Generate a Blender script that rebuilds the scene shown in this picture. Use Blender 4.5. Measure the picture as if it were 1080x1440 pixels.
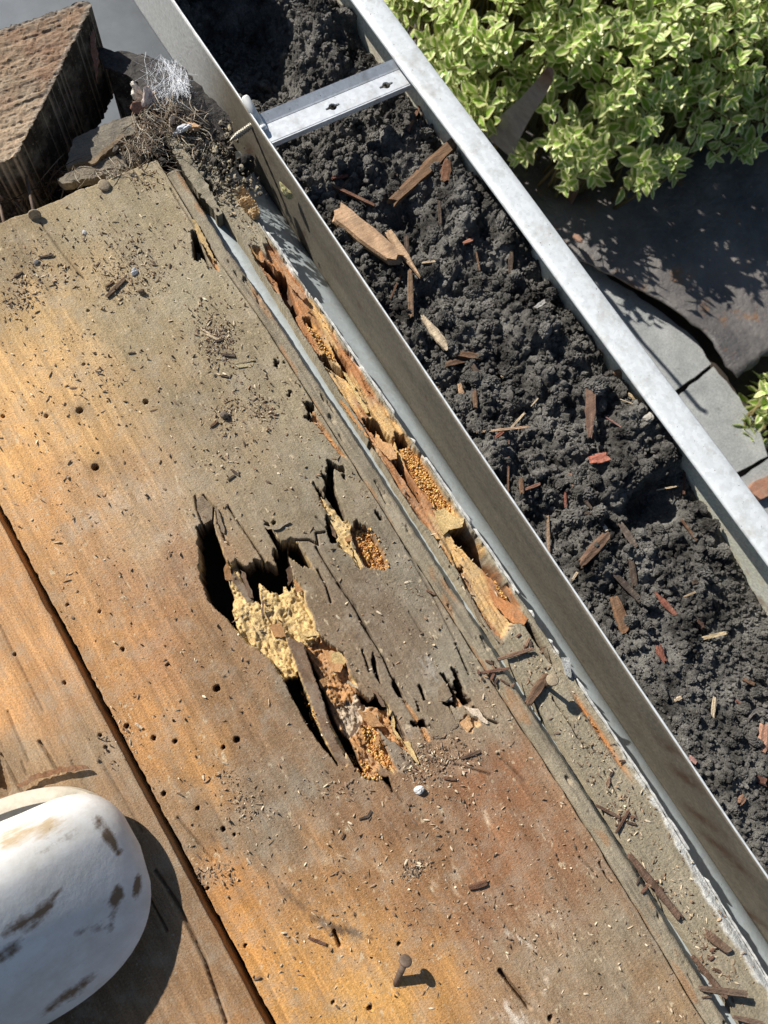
import bpy, bmesh, math, random
import numpy as np
from mathutils import Vector, Matrix
from mathutils.geometry import delaunay_2d_cdt

for o in list(bpy.data.objects):
    bpy.data.objects.remove(o)
scene = bpy.context.scene
COL = scene.collection

# ------------------------------------------------------------------ camera
F, CX, CY, CAMH = 1082.0, 540.0, 720.0, 0.40          # phone main lens, 0.40 m above the deck
_n = np.array([-125.0, 318.0, F]); _n /= np.linalg.norm(_n)
_y = np.array([-3140.0, -4920.0, 1082.0]); _y /= np.linalg.norm(_y)
_y -= _n * (_y @ _n); _y /= np.linalg.norm(_y)
_z = -_n
_x = np.cross(_y, _z)
RW = np.array([_x, _y, _z])                            # camera (x right, y down, z ahead) -> world
cam_data = bpy.data.cameras.new('camera')
cam = bpy.data.objects.new('camera', cam_data)
COL.objects.link(cam)
m3 = RW @ np.diag([1.0, -1.0, -1.0])
M = Matrix([list(m3[0]) + [0], list(m3[1]) + [0], list(m3[2]) + [CAMH], [0, 0, 0, 1]])
cam.matrix_world = M
cam_data.sensor_fit = 'VERTICAL'
cam_data.sensor_height = 36.0
cam_data.lens = 36.0 * F / 1440.0
cam_data.clip_start = 0.01
cam_data.clip_end = 500.0
cam_data.dof.use_dof = True
cam_data.dof.focus_distance = 0.43
cam_data.dof.aperture_fstop = 18.0
scene.camera = cam

# ------------------------------------------------------------------ sky and sun
SUN_EL = math.radians(36.5)
SUN_TRAVEL = np.array([0.30, -0.954])                  # the way shadows fall on the deck
world = bpy.data.worlds.new('World'); scene.world = world
world.use_nodes = True
wn = world.node_tree
bg = wn.nodes['Background']
sky = wn.nodes.new('ShaderNodeTexSky')
sky.sky_type = 'NISHITA'; sky.sun_disc = False
sky.sun_elevation = SUN_EL
tosun = -SUN_TRAVEL
sky.sun_rotation = math.atan2(tosun[0], tosun[1])
sky.altitude = 50; sky.air_density = 1.0; sky.dust_density = 0.6
wn.links.new(sky.outputs[0], bg.inputs[0])
bg.inputs[1].default_value = 0.052
sl = bpy.data.lights.new('sun', 'SUN'); sl.energy = 5.0; sl.angle = math.radians(0.5); sl.color = (1.0, 0.955, 0.88)
sun = bpy.data.objects.new('sun', sl); COL.objects.link(sun)
sd = Vector((SUN_TRAVEL[0] * math.cos(SUN_EL), SUN_TRAVEL[1] * math.cos(SUN_EL), -math.sin(SUN_EL)))
sun.rotation_euler = sd.to_track_quat('-Z', 'Y').to_euler()
sun.location = (-1, 1.5, 3)

scene.view_settings.view_transform = 'Standard'
scene.view_settings.look = 'None'
scene.view_settings.exposure = 0.48
scene.view_settings.gamma = 1.0
scene.view_settings.use_curve_mapping = False
scene.render.engine = 'CYCLES'
scene.cycles.max_bounces = 6
scene.cycles.diffuse_bounces = 2
scene.cycles.glossy_bounces = 3

rnd = random.Random(7)
rng = np.random.default_rng(11)

# ------------------------------------------------------------------ helpers: coordinates
def P(px, py, z=0.0):
    """world point on the level plane z that the photograph shows at pixel px, py"""
    d = RW @ np.array([px - CX, py - CY, F])
    t = (z - CAMH) / d[2]
    return np.array([0.0, 0.0, CAMH]) + t * d

def PX(x, y, z):
    """pixel of world points (arrays)"""
    v = np.stack([np.broadcast_to(x, np.shape(y)), y, np.broadcast_to(z, np.shape(y)) - CAMH], -1) @ RW
    return CX + F * v[..., 0] / v[..., 2], CY + F * v[..., 1] / v[..., 2]

def poly(pts, z=0.0):
    return np.array([P(a, b, z)[:2] for a, b in pts])

def cropA(pts): return [(250 + a / 3.0857, 620 + b / 3.0857) for a, b in pts]
def cropB(pts): return [(330 + a / 2.7, 820 + b / 2.7) for a, b in pts]
def cropC(pts): return [(450 + a / 2.7, 500 + b / 2.7) for a, b in pts]
def cropD(pts): return [(250 + a / 3.086, 250 + b / 3.086) for a, b in pts]
def cropE(pts): return [(440 + a / 5.4, 560 + b / 5.4) for a, b in pts]
def cropF(pts): return [(680 + a / 2.4828, 860 + b / 2.4828) for a, b in pts]

def lin(c):
    c = np.asarray(c, float) / 255.0
    return np.where(c <= 0.04045, c / 12.92, ((c + 0.055) / 1.055) ** 2.4)

# ------------------------------------------------------------------ helpers: noise
def _hash(ix, iy, seed):
    h = (ix.astype(np.int64) * 374761393 + iy.astype(np.int64) * 668265263 + seed * 1442695041) & 0x7fffffff
    h = ((h ^ (h >> 13)) * 1274126177) & 0x7fffffff
    h = ((h ^ (h >> 16)) * 461845907) & 0x7fffffff
    return (h ^ (h >> 15)) / float(0x7fffffff)

def vnoise(x, y, seed=0):
    ix = np.floor(x); iy = np.floor(y)
    fx = x - ix; fy = y - iy
    fx = fx * fx * fx * (fx * (fx * 6 - 15) + 10); fy = fy * fy * fy * (fy * (fy * 6 - 15) + 10)
    a = _hash(ix, iy, seed); b = _hash(ix + 1, iy, seed)
    c = _hash(ix, iy + 1, seed); d = _hash(ix + 1, iy + 1, seed)
    return (a + (b - a) * fx) * (1 - fy) + (c + (d - c) * fx) * fy

def fbm(x, y, octv=4, seed=0, gain=0.5):
    s = 0; a = 1.0; t = 0
    for k in range(octv):
        s = s + a * vnoise(x * 2 ** k + 17.3 * k, y * 2 ** k - 9.1 * k, seed + k)
        t += a; a *= gain
    return s / t                                       # 0..1

def worley(x, y, seed=0):
    ix = np.floor(x); iy = np.floor(y)
    d1 = np.full(np.shape(x), 9.0)
    for a in (-1, 0, 1):
        for b in (-1, 0, 1):
            cx = ix + a + _hash(ix + a, iy + b, seed); cy = iy + b + _hash(ix + a, iy + b, seed + 91)
            d1 = np.minimum(d1, (x - cx) ** 2 + (y - cy) ** 2)
    return np.sqrt(d1)

def smooth(a, b, x):
    t = np.clip((x - a) / (b - a), 0, 1)
    return t * t * (3 - 2 * t)

def sdf(pg, x, y):
    """signed distance to polygon, negative inside"""
    d = np.full(np.shape(x), 1e9); inside = np.zeros(np.shape(x), bool)
    n = len(pg)
    for i in range(n):
        ax, ay = pg[i]; bx, by = pg[(i + 1) % n]
        ex, ey = bx - ax, by - ay
        wx, wy = x - ax, y - ay
        t = np.clip((wx * ex + wy * ey) / (ex * ex + ey * ey + 1e-18), 0, 1)
        d = np.minimum(d, (wx - ex * t) ** 2 + (wy - ey * t) ** 2)
        if ay != by:
            c = ((ay <= y) != (by <= y)) & (x < ex * (y - ay) / (by - ay) + ax)
            inside ^= c
    d = np.sqrt(d)
    return np.where(inside, -d, d)

def line_dist(pl, x, y):
    d = np.full(np.shape(x), 1e9)
    for (ax, ay), (bx, by) in zip(pl[:-1], pl[1:]):
        ex, ey = bx - ax, by - ay
        wx, wy = x - ax, y - ay
        t = np.clip((wx * ex + wy * ey) / (ex * ex + ey * ey + 1e-18), 0, 1)
        d = np.minimum(d, (wx - ex * t) ** 2 + (wy - ey * t) ** 2)
    return np.sqrt(d)

# ------------------------------------------------------------------ helpers: objects
def props(o, label=None, cat=None, group=None, kind=None):
    if label: o['label'] = label
    if cat: o['category'] = cat
    if group: o['group'] = group
    if kind: o['kind'] = kind
    return o

def empty(name, loc=(0, 0, 0)):
    o = bpy.data.objects.new(name, None); COL.objects.link(o)
    o.location = loc; o.empty_display_size = 0.01
    return o

def mesh_obj(name, V, Fc, mat, parent=None, col=None, smooth_sh=True, base=None):
    """one mesh object; V in world coordinates; Fc a list of int arrays (each n x k)"""
    V = np.asarray(V, float)
    if not isinstance(Fc, (list, tuple)): Fc = [Fc]
    Fc = [np.asarray(f, np.int32) for f in Fc if len(f)]
    if base is None:
        base = np.array([(V[:, 0].min() + V[:, 0].max()) / 2, (V[:, 1].min() + V[:, 1].max()) / 2, V[:, 2].min()])
    base = np.asarray(base, float)
    me = bpy.data.meshes.new(name)
    me.vertices.add(len(V))
    me.vertices.foreach_set('co', (V - base).astype(np.float32).ravel())
    nl = sum(f.size for f in Fc); npol = sum(len(f) for f in Fc)
    me.loops.add(nl); me.polygons.add(npol)
    me.loops.foreach_set('vertex_index', np.concatenate([f.ravel() for f in Fc]))
    tot = np.concatenate([np.full(len(f), f.shape[1], np.int32) for f in Fc])
    st = np.concatenate([[0], np.cumsum(tot)[:-1]]).astype(np.int32)
    me.polygons.foreach_set('loop_start', st)
    me.polygons.foreach_set('use_smooth', np.full(npol, smooth_sh, bool))
    me.update(calc_edges=True)
    me.validate()
    if col is not None:
        at = me.attributes.new('col', 'FLOAT_COLOR', 'POINT')
        c = np.ones((len(V), 4), np.float32); c[:, :3] = col
        at.data.foreach_set('color', c.ravel())
    me.materials.append(mat)
    o = bpy.data.objects.new(name, me); COL.objects.link(o)
    o.location = base
    if parent is not None:
        o.parent = parent
        o.location = base - np.array(world_loc(parent))
    return o

def world_loc(o):
    l = Vector(o.location)
    while o.parent is not None:
        o = o.parent; l = l + o.location
    return l

def grid_mesh(name, X, Y, Z, mat, col, zb, parent=None, cut=None, floor=True):
    """height field with skirts down to zb and a floor, so that it is a solid slab"""
    ny, nx = X.shape
    V = np.stack([X, Y, Z], -1).reshape(-1, 3)
    idx = np.arange(nx * ny).reshape(ny, nx)
    q = np.stack([idx[:-1, :-1], idx[:-1, 1:], idx[1:, 1:], idx[1:, :-1]], -1).reshape(-1, 4)
    if cut is not None:
        q = q[~(cut[:-1, :-1] & cut[1:, :-1] & cut[1:, 1:] & cut[:-1, 1:]).reshape(-1)]
    ring = np.concatenate([idx[0, :-1], idx[:-1, -1], idx[-1, :0:-1], idx[:0:-1, 0]])
    B = V[ring].copy(); B[:, 2] = zb
    n0 = len(V); k = len(ring)
    b = n0 + np.arange(k)
    sk = np.stack([ring, b, np.roll(b, -1), np.roll(ring, -1)], -1)
    C = np.concatenate([V, B])
    cc = np.concatenate([col.reshape(-1, 3), col.reshape(-1, 3)[ring]])
    corner = [0, nx - 1, nx - 1 + ny - 1, 2 * (nx - 1) + ny - 1]
    fl = n0 + np.array([[corner[3], corner[2], corner[1], corner[0]]])
    return mesh_obj(name, C, [np.concatenate([q, sk, fl] if floor else [q, sk])], mat, parent, cc)

def slab(name, pg, zf, th, mat, colf, parent=None, res=0.004, jit=0.25, under=None, sm=False, edge_jit=None, seed=1):
    """a plate with the outline pg (world xy), top height zf(x,y), thickness th"""
    r = np.random.default_rng(seed)
    pg = np.asarray(pg, float)
    ar = np.sum(pg[:, 0] * np.roll(pg[:, 1], -1) - np.roll(pg[:, 0], -1) * pg[:, 1])
    if ar < 0: pg = pg[::-1]
    bd = []
    for a, b in zip(pg, np.roll(pg, -1, 0)):
        n = max(1, int(np.hypot(*(b - a)) / res))
        for k in range(n):
            q = a + (b - a) * k / n
            e = res * 0.25 if edge_jit is None else edge_jit
            bd.append(q + r.normal(0, e, 2) * (0.4 if k == 0 else 1))
    bd = np.array(bd); nb = len(bd)
    xs = np.arange(pg[:, 0].min(), pg[:, 0].max(), res); ys = np.arange(pg[:, 1].min(), pg[:, 1].max(), res)
    if len(xs) and len(ys):
        gx, gy = np.meshgrid(xs, ys); gx = gx.ravel() + r.uniform(-jit, jit, gx.size) * res; gy = gy.ravel() + r.uniform(-jit, jit, gy.size) * res
        k = sdf(bd, gx, gy) < -res * 0.45
        pts = np.concatenate([bd, np.stack([gx[k], gy[k]], -1)])
    else:
        pts = bd
    vs, es, fs, ov, oe, of = delaunay_2d_cdt([Vector(p) for p in pts], [(i, (i + 1) % nb) for i in range(nb)], [], 1, 1e-9)
    xy = np.array([tuple(v) for v in vs]); tr = np.array([f for f in fs if len(f) == 3], np.int32)
    n = len(xy)
    z = zf(xy[:, 0], xy[:, 1]); t = th(xy[:, 0], xy[:, 1]) if callable(th) else th
    V = np.concatenate([np.column_stack([xy, z]), np.column_stack([xy, z - t])])
    cnt = {}
    for f in tr:
        for a, b in ((f[0], f[1]), (f[1], f[2]), (f[2], f[0])):
            cnt[(a, b)] = 1
    be = np.array([(a, b) for (a, b) in cnt if (b, a) not in cnt], np.int32)
    sides = np.stack([be[:, 1], be[:, 0], be[:, 0] + n, be[:, 1] + n], -1)
    c = colf(xy[:, 0], xy[:, 1]); c = np.broadcast_to(c, (n, 3))
    return mesh_obj(name, V, [tr, tr[:, ::-1] + n, sides], mat, parent, np.concatenate([c, c]), smooth_sh=sm)

def tube(pts, rad, n=6, cap=True):
    """vertices and faces of a tapering tube through pts"""
    pts = np.asarray(pts, float); k = len(pts)
    rad = np.broadcast_to(rad, (k,))
    V = []; prev = None
    for i in range(k):
        t = pts[min(i + 1, k - 1)] - pts[max(i - 1, 0)]; t /= np.linalg.norm(t) + 1e-12
        u = np.cross(t, [0, 0, 1.0] if abs(t[2]) < 0.9 else [1.0, 0, 0]) if prev is None else prev - t * (prev @ t)
        u /= np.linalg.norm(u) + 1e-12; prev = u
        w = np.cross(t, u)
        for j in range(n):
            a = 2 * math.pi * j / n
            V.append(pts[i] + rad[i] * (math.cos(a) * u + math.sin(a) * w))
    V = np.array(V)
    Q = [(i * n + j, i * n + (j + 1) % n, (i + 1) * n + (j + 1) % n, (i + 1) * n + j) for i in range(k - 1) for j in range(n)]
    T = []
    if cap:
        T = [(0, j + 1, j) for j in range(1, n - 1)] + [((k - 1) * n, (k - 1) * n + j, (k - 1) * n + j + 1) for j in range(1, n - 1)]
    return V, np.array(Q, np.int32), np.array(T, np.int32).reshape(-1, 3)

def join(parts):
    """join (V, Q, T) tuples"""
    Vs, Qs, Ts, o = [], [], [], 0
    for V, Q, T in parts:
        Vs.append(V); Qs.append(np.asarray(Q).reshape(-1, 4) + o); Ts.append(np.asarray(T).reshape(-1, 3) + o); o += len(V)
    return np.concatenate(Vs), [np.concatenate(Qs), np.concatenate(Ts)]

def box(x0, x1, y0, y1, z0, z1):
    V = np.array([(x, y, z) for z in (z0, z1) for y in (y0, y1) for x in (x0, x1)], float)
    Q = np.array([(0, 2, 3, 1), (4, 5, 7, 6), (0, 1, 5, 4), (2, 6, 7, 3), (0, 4, 6, 2), (1, 3, 7, 5)])
    return V, Q, np.zeros((0, 3), int)

_ico = {}
def ico(sub):
    if sub not in _ico:
        bm = bmesh.new(); bmesh.ops.create_icosphere(bm, subdivisions=sub, radius=1.0)
        bm.verts.ensure_lookup_table()
        _ico[sub] = (np.array([tuple(v.co) for v in bm.verts]), np.array([[v.index for v in f.verts] for f in bm.faces], np.int32))
        bm.free()
    return _ico[sub]

def rand_rot(r, n):
    q = r.normal(size=(n, 4)); q /= np.linalg.norm(q, axis=1)[:, None]
    w, x, y, z = q.T
    return np.stack([np.stack([1 - 2 * (y * y + z * z), 2 * (x * y - z * w), 2 * (x * z + y * w)], -1),
                     np.stack([2 * (x * y + z * w), 1 - 2 * (x * x + z * z), 2 * (y * z - x * w)], -1),
                     np.stack([2 * (x * z - y * w), 2 * (y * z + x * w), 1 - 2 * (x * x + y * y)], -1)], -2)

def blobs(pos, size, stretch, rough, seed, sub=1, nvar=10):
    """many small irregular grains: pos n x 3, size n, stretch n x 3 -> V, tris, owner"""
    r = np.random.default_rng(seed)
    B, Fc = ico(sub)
    var = []
    for k in range(nvar):
        d = np.ones(len(B))
        for q in range(4):
            ax = r.normal(size=3); ax /= np.linalg.norm(ax)
            d += rough * 0.5 * np.sin((B @ ax) * r.uniform(2, 5) + r.uniform(0, 6))
        d += r.normal(0, rough * 0.35, len(B))
        var.append(B * np.clip(d, 0.45, 1.7)[:, None])
    var = np.array(var)
    n = len(pos)
    pick = r.integers(0, nvar, n)
    R = rand_rot(r, n)
    Vv = np.einsum('nij,nkj->nki', R, var[pick] * stretch[:, None, :]) * size[:, None, None] + pos[:, None, :]
    nv = len(B)
    T = (Fc[None] + (np.arange(n) * nv)[:, None, None]).reshape(-1, 3)
    return Vv.reshape(-1, 3), T, np.repeat(np.arange(n), nv)

# ------------------------------------------------------------------ materials
def nodes_of(name):
    m = bpy.data.materials.new(name); m.use_nodes = True
    nt = m.node_tree
    return m, nt, nt.nodes['Principled BSDF']

def N(nt, typ, **kw):
    n = nt.nodes.new(typ)
    for k, v in kw.items():
        if k in n.inputs: n.inputs[k].default_value = v
        else: setattr(n, k, v)
    return n

def mapping(nt, scale, rot=(0, 0, 0)):
    tc = N(nt, 'ShaderNodeTexCoord'); mp = N(nt, 'ShaderNodeMapping')
    mp.inputs['Scale'].default_value = scale; mp.inputs['Rotation'].default_value = rot
    nt.links.new(tc.outputs['Object'], mp.inputs[0])
    return mp.outputs[0]

def noise_fac(nt, vec, scale, detail=6, rough=0.6, lo=0.3, hi=0.7, a=0.0, b=1.0, dist=0.0):
    t = N(nt, 'ShaderNodeTexNoise'); t.inputs['Scale'].default_value = scale
    t.inputs['Detail'].default_value = detail; t.inputs['Roughness'].default_value = rough
    t.inputs['Distortion'].default_value = dist
    nt.links.new(vec, t.inputs['Vector'])
    r = N(nt, 'ShaderNodeMapRange')
    r.inputs['From Min'].default_value = lo; r.inputs['From Max'].default_value = hi
    r.inputs['To Min'].default_value = a; r.inputs['To Max'].default_value = b
    nt.links.new(t.outputs['Fac'], r.inputs['Value'])
    return r.outputs[0]

def mulcol(nt, c, f):
    v = N(nt, 'ShaderNodeVectorMath', operation='SCALE')
    nt.links.new(c, v.inputs[0]); nt.links.new(f, v.inputs['Scale'])
    return v.outputs[0]

def mixcol(nt, a, b, f):
    m = N(nt, 'ShaderNodeMix', data_type='RGBA')
    for s, v in ((m.inputs[6], a), (m.inputs[7], b)):
        if isinstance(v, (tuple, list)): s.default_value = (*v, 1)
        else: nt.links.new(v, s)
    if isinstance(f, float): m.inputs[0].default_value = f
    else: nt.links.new(f, m.inputs[0])
    return m.outputs[2]

def math_n(nt, op, a, b):
    m = N(nt, 'ShaderNodeMath', operation=op)
    for i, v in enumerate((a, b)):
        if isinstance(v, (int, float)): m.inputs[i].default_value = v
        else: nt.links.new(v, m.inputs[i])
    return m.outputs[0]

def bump(nt, bsdf, h, strength, dist):
    b = N(nt, 'ShaderNodeBump'); b.inputs['Strength'].default_value = strength; b.inputs['Distance'].default_value = dist
    nt.links.new(h, b.inputs['Height']); nt.links.new(b.outputs[0], bsdf.inputs['Normal'])

def attr_col(nt):
    a = N(nt, 'ShaderNodeAttribute'); a.attribute_name = 'col'
    return a.outputs['Color']

def mat_wood(name, grain=(900, 45, 900), amt=0.24, rough=0.85, speck=0.6, spec=0.2, rot=(0, 0, 0), dust=0.42):
    m, nt, b = nodes_of(name)
    c = attr_col(nt)
    g = noise_fac(nt, mapping(nt, grain, rot), 1.0, 5, 0.65, 0.25, 0.75, 1 - amt, 1 + amt * 0.8)
    fine = noise_fac(nt, mapping(nt, (1, 1, 1)), 1150, 5, 0.75, 0.3, 0.7, 0.62, 1.36)
    f = math_n(nt, 'MULTIPLY', g, fine)
    c = mulcol(nt, c, f)
    por = noise_fac(nt, mapping(nt, (grain[0] * 2.2, grain[1] * 2.6, grain[2] * 2.2), rot), 1.0, 3, 0.6, 0.60, 0.72, 0.0, 0.38)
    c = mixcol(nt, c, (0.10, 0.065, 0.035), por)
    du = noise_fac(nt, mapping(nt, (1, 1, 1)), 85, 8, 0.72, 0.47, 0.66, 0.0, dust)
    c = mixcol(nt, c, (0.40, 0.345, 0.265), du)
    # dust specks, light and dark
    sp = noise_fac(nt, mapping(nt, (1, 1, 1)), 620, 2, 0.5, 0.66, 0.74, 0.0, speck)
    c = mixcol(nt, c, (0.42, 0.36, 0.27), sp)
    sp2 = noise_fac(nt, mapping(nt, (1.1, 0.9, 1)), 480, 3, 0.6, 0.68, 0.76, 0.0, speck)
    c = mixcol(nt, c, (0.09, 0.06, 0.04), sp2)
    nt.links.new(c, b.inputs['Base Color'])
    b.inputs['Roughness'].default_value = rough
    b.inputs['Specular IOR Level'].default_value = spec
    h = math_n(nt, 'ADD', g, math_n(nt, 'MULTIPLY', fine, 1.0))
    bump(nt, b, h, 0.6, 0.0006)
    return m

def mat_plain(name, color, rough=0.8, var=0.25, scale=300, bumpd=0.0004, metal=0.0, spec=0.3, use_attr=False):
    m, nt, b = nodes_of(name)
    v = noise_fac(nt, mapping(nt, (1, 1, 1)), scale, 6, 0.65, 0.25, 0.75, 1 - var, 1 + var)
    if use_attr: c = attr_col(nt)
    else:
        rgb = N(nt, 'ShaderNodeRGB'); rgb.outputs[0].default_value = (*color, 1); c = rgb.outputs[0]
    nt.links.new(mulcol(nt, c, v), b.inputs['Base Color'])
    b.inputs['Roughness'].default_value = rough; b.inputs['Metallic'].default_value = metal
    b.inputs['Specular IOR Level'].default_value = spec
    if bumpd: bump(nt, b, v, 0.6, bumpd)
    return m

def mat_galv(name, color, rough=0.42, metal=0.35):
    m, nt, b = nodes_of(name)
    vec = mapping(nt, (1, 1, 1))
    vo = N(nt, 'ShaderNodeTexVoronoi'); vo.inputs['Scale'].default_value = 420
    nt.links.new(vec, vo.inputs['Vector'])
    sp = N(nt, 'ShaderNodeMapRange'); nt.links.new(vo.outputs['Color'], sp.inputs['Value'])
    sp.inputs['To Min'].default_value = 0.86; sp.inputs['To Max'].default_value = 1.06
    dirt = noise_fac(nt, vec, 70, 8, 0.7, 0.50, 0.72, 0.0, 0.6)
    rgb = N(nt, 'ShaderNodeRGB'); rgb.outputs[0].default_value = (*color, 1)
    c = mulcol(nt, rgb.outputs[0], sp.outputs[0])
    c = mixcol(nt, c, (0.33, 0.31, 0.27), dirt)
    spk = noise_fac(nt, vec, 500, 3, 0.6, 0.68, 0.74, 0.0, 0.8)
    c = mixcol(nt, c, (0.12, 0.1, 0.08), spk)
    nt.links.new(c, b.inputs['Base Color'])
    b.inputs['Metallic'].default_value = metal
    r = noise_fac(nt, vec, 160, 4, 0.6, 0.3, 0.7, rough - 0.08, rough + 0.15)
    nt.links.new(r, b.inputs['Roughness'])
    bump(nt, b, spk, 0.2, -0.0002)
    return m

def mat_soil():
    m, nt, b = nodes_of('soil')
    vec = mapping(nt, (1, 1, 1))
    c1 = noise_fac(nt, vec, 45, 5, 0.6, 0.35, 0.65)
    c = mixcol(nt, (0.040, 0.037, 0.033), (0.25, 0.238, 0.215), c1)
    c2 = noise_fac(nt, vec, 800, 6, 0.8, 0.3, 0.72, 0.4, 1.65)
    c = mulcol(nt, c, c2)
    s = noise_fac(nt, vec, 700, 2, 0.5, 0.7, 0.76, 0, 0.7)
    c = mixcol(nt, c, (0.3, 0.26, 0.2), s)
    nt.links.new(c, b.inputs['Base Color'])
    b.inputs['Roughness'].default_value = 0.95
    b.inputs['Specular IOR Level'].default_value = 0.15
    h = noise_fac(nt, vec, 1100, 8, 0.75, 0.2, 0.8)
    bump(nt, b, h, 1.0, 0.0012)
    return m

WOOD = mat_wood('weathered_wood')
WOODX = mat_wood('weathered_wood_cross', grain=(45, 900, 900))
RAW = mat_wood('splintered_wood', grain=(700, 60, 700), amt=0.3, speck=0.15, dust=0.15)
FRASS = mat_plain('frass', (0.4, 0.25, 0.1), 0.9, 0.35, 900, 0.0003, use_attr=True)
CHIP = mat_wood('chip_wood', grain=(60, 700, 700), amt=0.4, speck=0.2, dust=0.12)
GALV = mat_galv('galvanised_steel', (0.66, 0.69, 0.705), 0.5, 0.12)
GALVB = mat_galv('galvanised_steel_brace', (0.72, 0.75, 0.78), 0.42, 0.25)
SOIL = mat_soil()
RUST = mat_plain('rusty_steel', (0.16, 0.115, 0.085), 0.7, 0.4, 500, 0.0003, 0.35)
DEBRIS = mat_plain('debris', (0.2, 0.13, 0.08), 0.9, 0.35, 900, 0.0002, use_attr=True)

# ================================================================== THE ROOF DECK
KAL = 1.15
def idw(ctrl, px, py, power=3.0, soft=28.0):
    c = np.array([q[2] for q in ctrl], float); c = lin(c) / KAL
    num = np.zeros(px.shape + (3,)); den = np.zeros(px.shape)
    for (a, b, _), cc in zip(ctrl, c):
        w = 1.0 / ((px - a) ** 2 + (py - b) ** 2 + soft ** 2) ** (power / 2)
        num += w[..., None] * cc; den += w
    c = num / den[..., None]
    return 1.06 * (c * .93 + (c @ np.array([.3, .55, .15]))[..., None] * .07)

BOARD_CTRL = [
 (20,340,(150,130,105)),(100,320,(165,148,122)),(200,280,(160,145,120)),(60,450,(205,165,115)),(20,520,(228,178,122)),
 (30,650,(228,170,108)),(120,600,(214,165,112)),(110,480,(207,168,122)),(200,450,(165,145,115)),(190,380,(158,143,122)),
 (280,400,(168,155,132)),(200,560,(178,148,112)),(260,560,(150,132,108)),(330,500,(150,135,112)),(380,560,(160,145,122)),
 (440,640,(150,138,120)),(300,650,(160,140,115)),(230,690,(178,148,118)),(150,700,(195,150,108)),(60,720,(214,155,100)),
 (100,800,(192,142,96)),(180,800,(178,132,96)),(250,800,(165,125,96)),(200,735,(188,156,125)),(150,900,(202,145,92)),
 (220,920,(184,130,88)),(200,1020,(204,145,90)),(280,1050,(202,145,88)),(300,930,(150,115,85)),(350,1050,(145,112,85)),
 (400,960,(125,105,88)),(350,700,(150,132,110)),(420,720,(140,125,105)),(500,760,(130,118,102)),(500,850,(122,104,88)),
 (560,900,(128,108,91)),(600,960,(140,125,110)),(620,1000,(150,132,112)),(580,800,(135,125,112)),(640,920,(150,140,125)),
 (420,1100,(140,122,105)),(350,1160,(142,125,108)),(300,1180,(150,120,92)),(260,1180,(165,128,95)),(480,1130,(140,106,80)),
 (600,1100,(145,106,78)),(680,1080,(152,100,68)),(760,1130,(157,106,74)),(700,1180,(157,108,76)),(560,1180,(140,103,76)),
 (500,1230,(167,120,80)),(420,1220,(177,130,88)),(330,1250,(204,140,80)),(330,1330,(220,150,80)),(420,1350,(226,160,86)),
 (480,1310,(208,150,88)),(520,1420,(226,165,90)),(600,1400,(204,146,84)),(640,1330,(165,116,78)),(600,1270,(150,108,76)),
 (700,1280,(152,108,78)),(780,1230,(157,110,80)),(850,1250,(150,122,98)),(740,1350,(165,138,112)),(720,1420,(165,130,100)),
 (820,1330,(160,140,118)),(880,1330,(150,132,112)),(900,1420,(150,120,92)),(960,1420,(160,130,100)),(700,1020,(152,132,112)),
 (800,1120,(160,125,98)),(330,1000,(160,120,86)),(60,560,(222,172,116)),(60,380,(165,140,108)),(140,430,(175,152,120)),
]
EDGE_Y = [P(a, b)[1] for a, b in ((985,1440),(873,1235),(801,1122),(690,960),(635,870),(572,774),(498,659),(431,551),(363,441),(300,370),(225,225))]
EDGE_X = [P(a, b)[0] for a, b in ((985,1440),(873,1235),(801,1122),(690,960),(635,870),(572,774),(498,659),(431,551),(363,441),(300,370),(225,225))]
_ep = np.polyfit(EDGE_Y, EDGE_X, 2)
def edge_x(y):
    return 0.65 * np.polyval(_ep, y) + 0.35 * np.interp(y, EDGE_Y, EDGE_X)

SEAM = -0.0716
RES = 0.00055
ys = np.arange(-0.265, 0.3356, RES); nx = int(0.171 / RES)
tt = np.linspace(0, 1, nx)
Y0 = np.repeat(ys[:, None], nx, 1)
xl = SEAM + 0.0021 + 0.0008 * (fbm(ys * 90, ys * 0, 3, 5) - 0.5) + 0.0006 * (vnoise(ys * 400, ys * 0 + 3, 2) - 0.5)
xr = edge_x(ys) + 0.0012 * (fbm(ys * 120, ys * 0, 4, 9) - 0.5)
X0 = xl[:, None] + (xr - xl)[:, None] * tt[None]
endw = 0.0022 * (fbm(X0 * 140, X0 * 0, 4, 8) - 0.5)
Y0 = Y0 + endw * smooth(0.31, 0.3356, Y0)
PXM, PYM = PX(X0, Y0, np.zeros_like(X0))

wx = (fbm(X0 * 70, Y0 * 25, 4, 21) - 0.5) * 90; wy = (fbm(X0 * 70, Y0 * 25, 4, 33) - 0.5) * 130
CB = idw(BOARD_CTRL, PXM + wx, PYM + wy)
streak = fbm(X0 * 420 + 3 * fbm(X0 * 30, Y0 * 12, 2, 3), Y0 * 11, 4, 41)
sat = np.clip((CB[..., 0] - CB[..., 2]) / (CB[..., 0] + 1e-6) - 0.45, 0, 0.4) / 0.4     # how bare the wood is
CB = CB * (1 + (streak - 0.5)[..., None] * (0.22 + 0.5 * sat)[..., None])
blot = fbm(X0 * 110, Y0 * 60, 5, 77)
CB = CB * (0.86 + 0.28 * blot)[..., None] * (np.array([0.99, 1.005, 0.92]) + sat[..., None] * np.array([0.03, 0.065, 0.08]))
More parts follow.
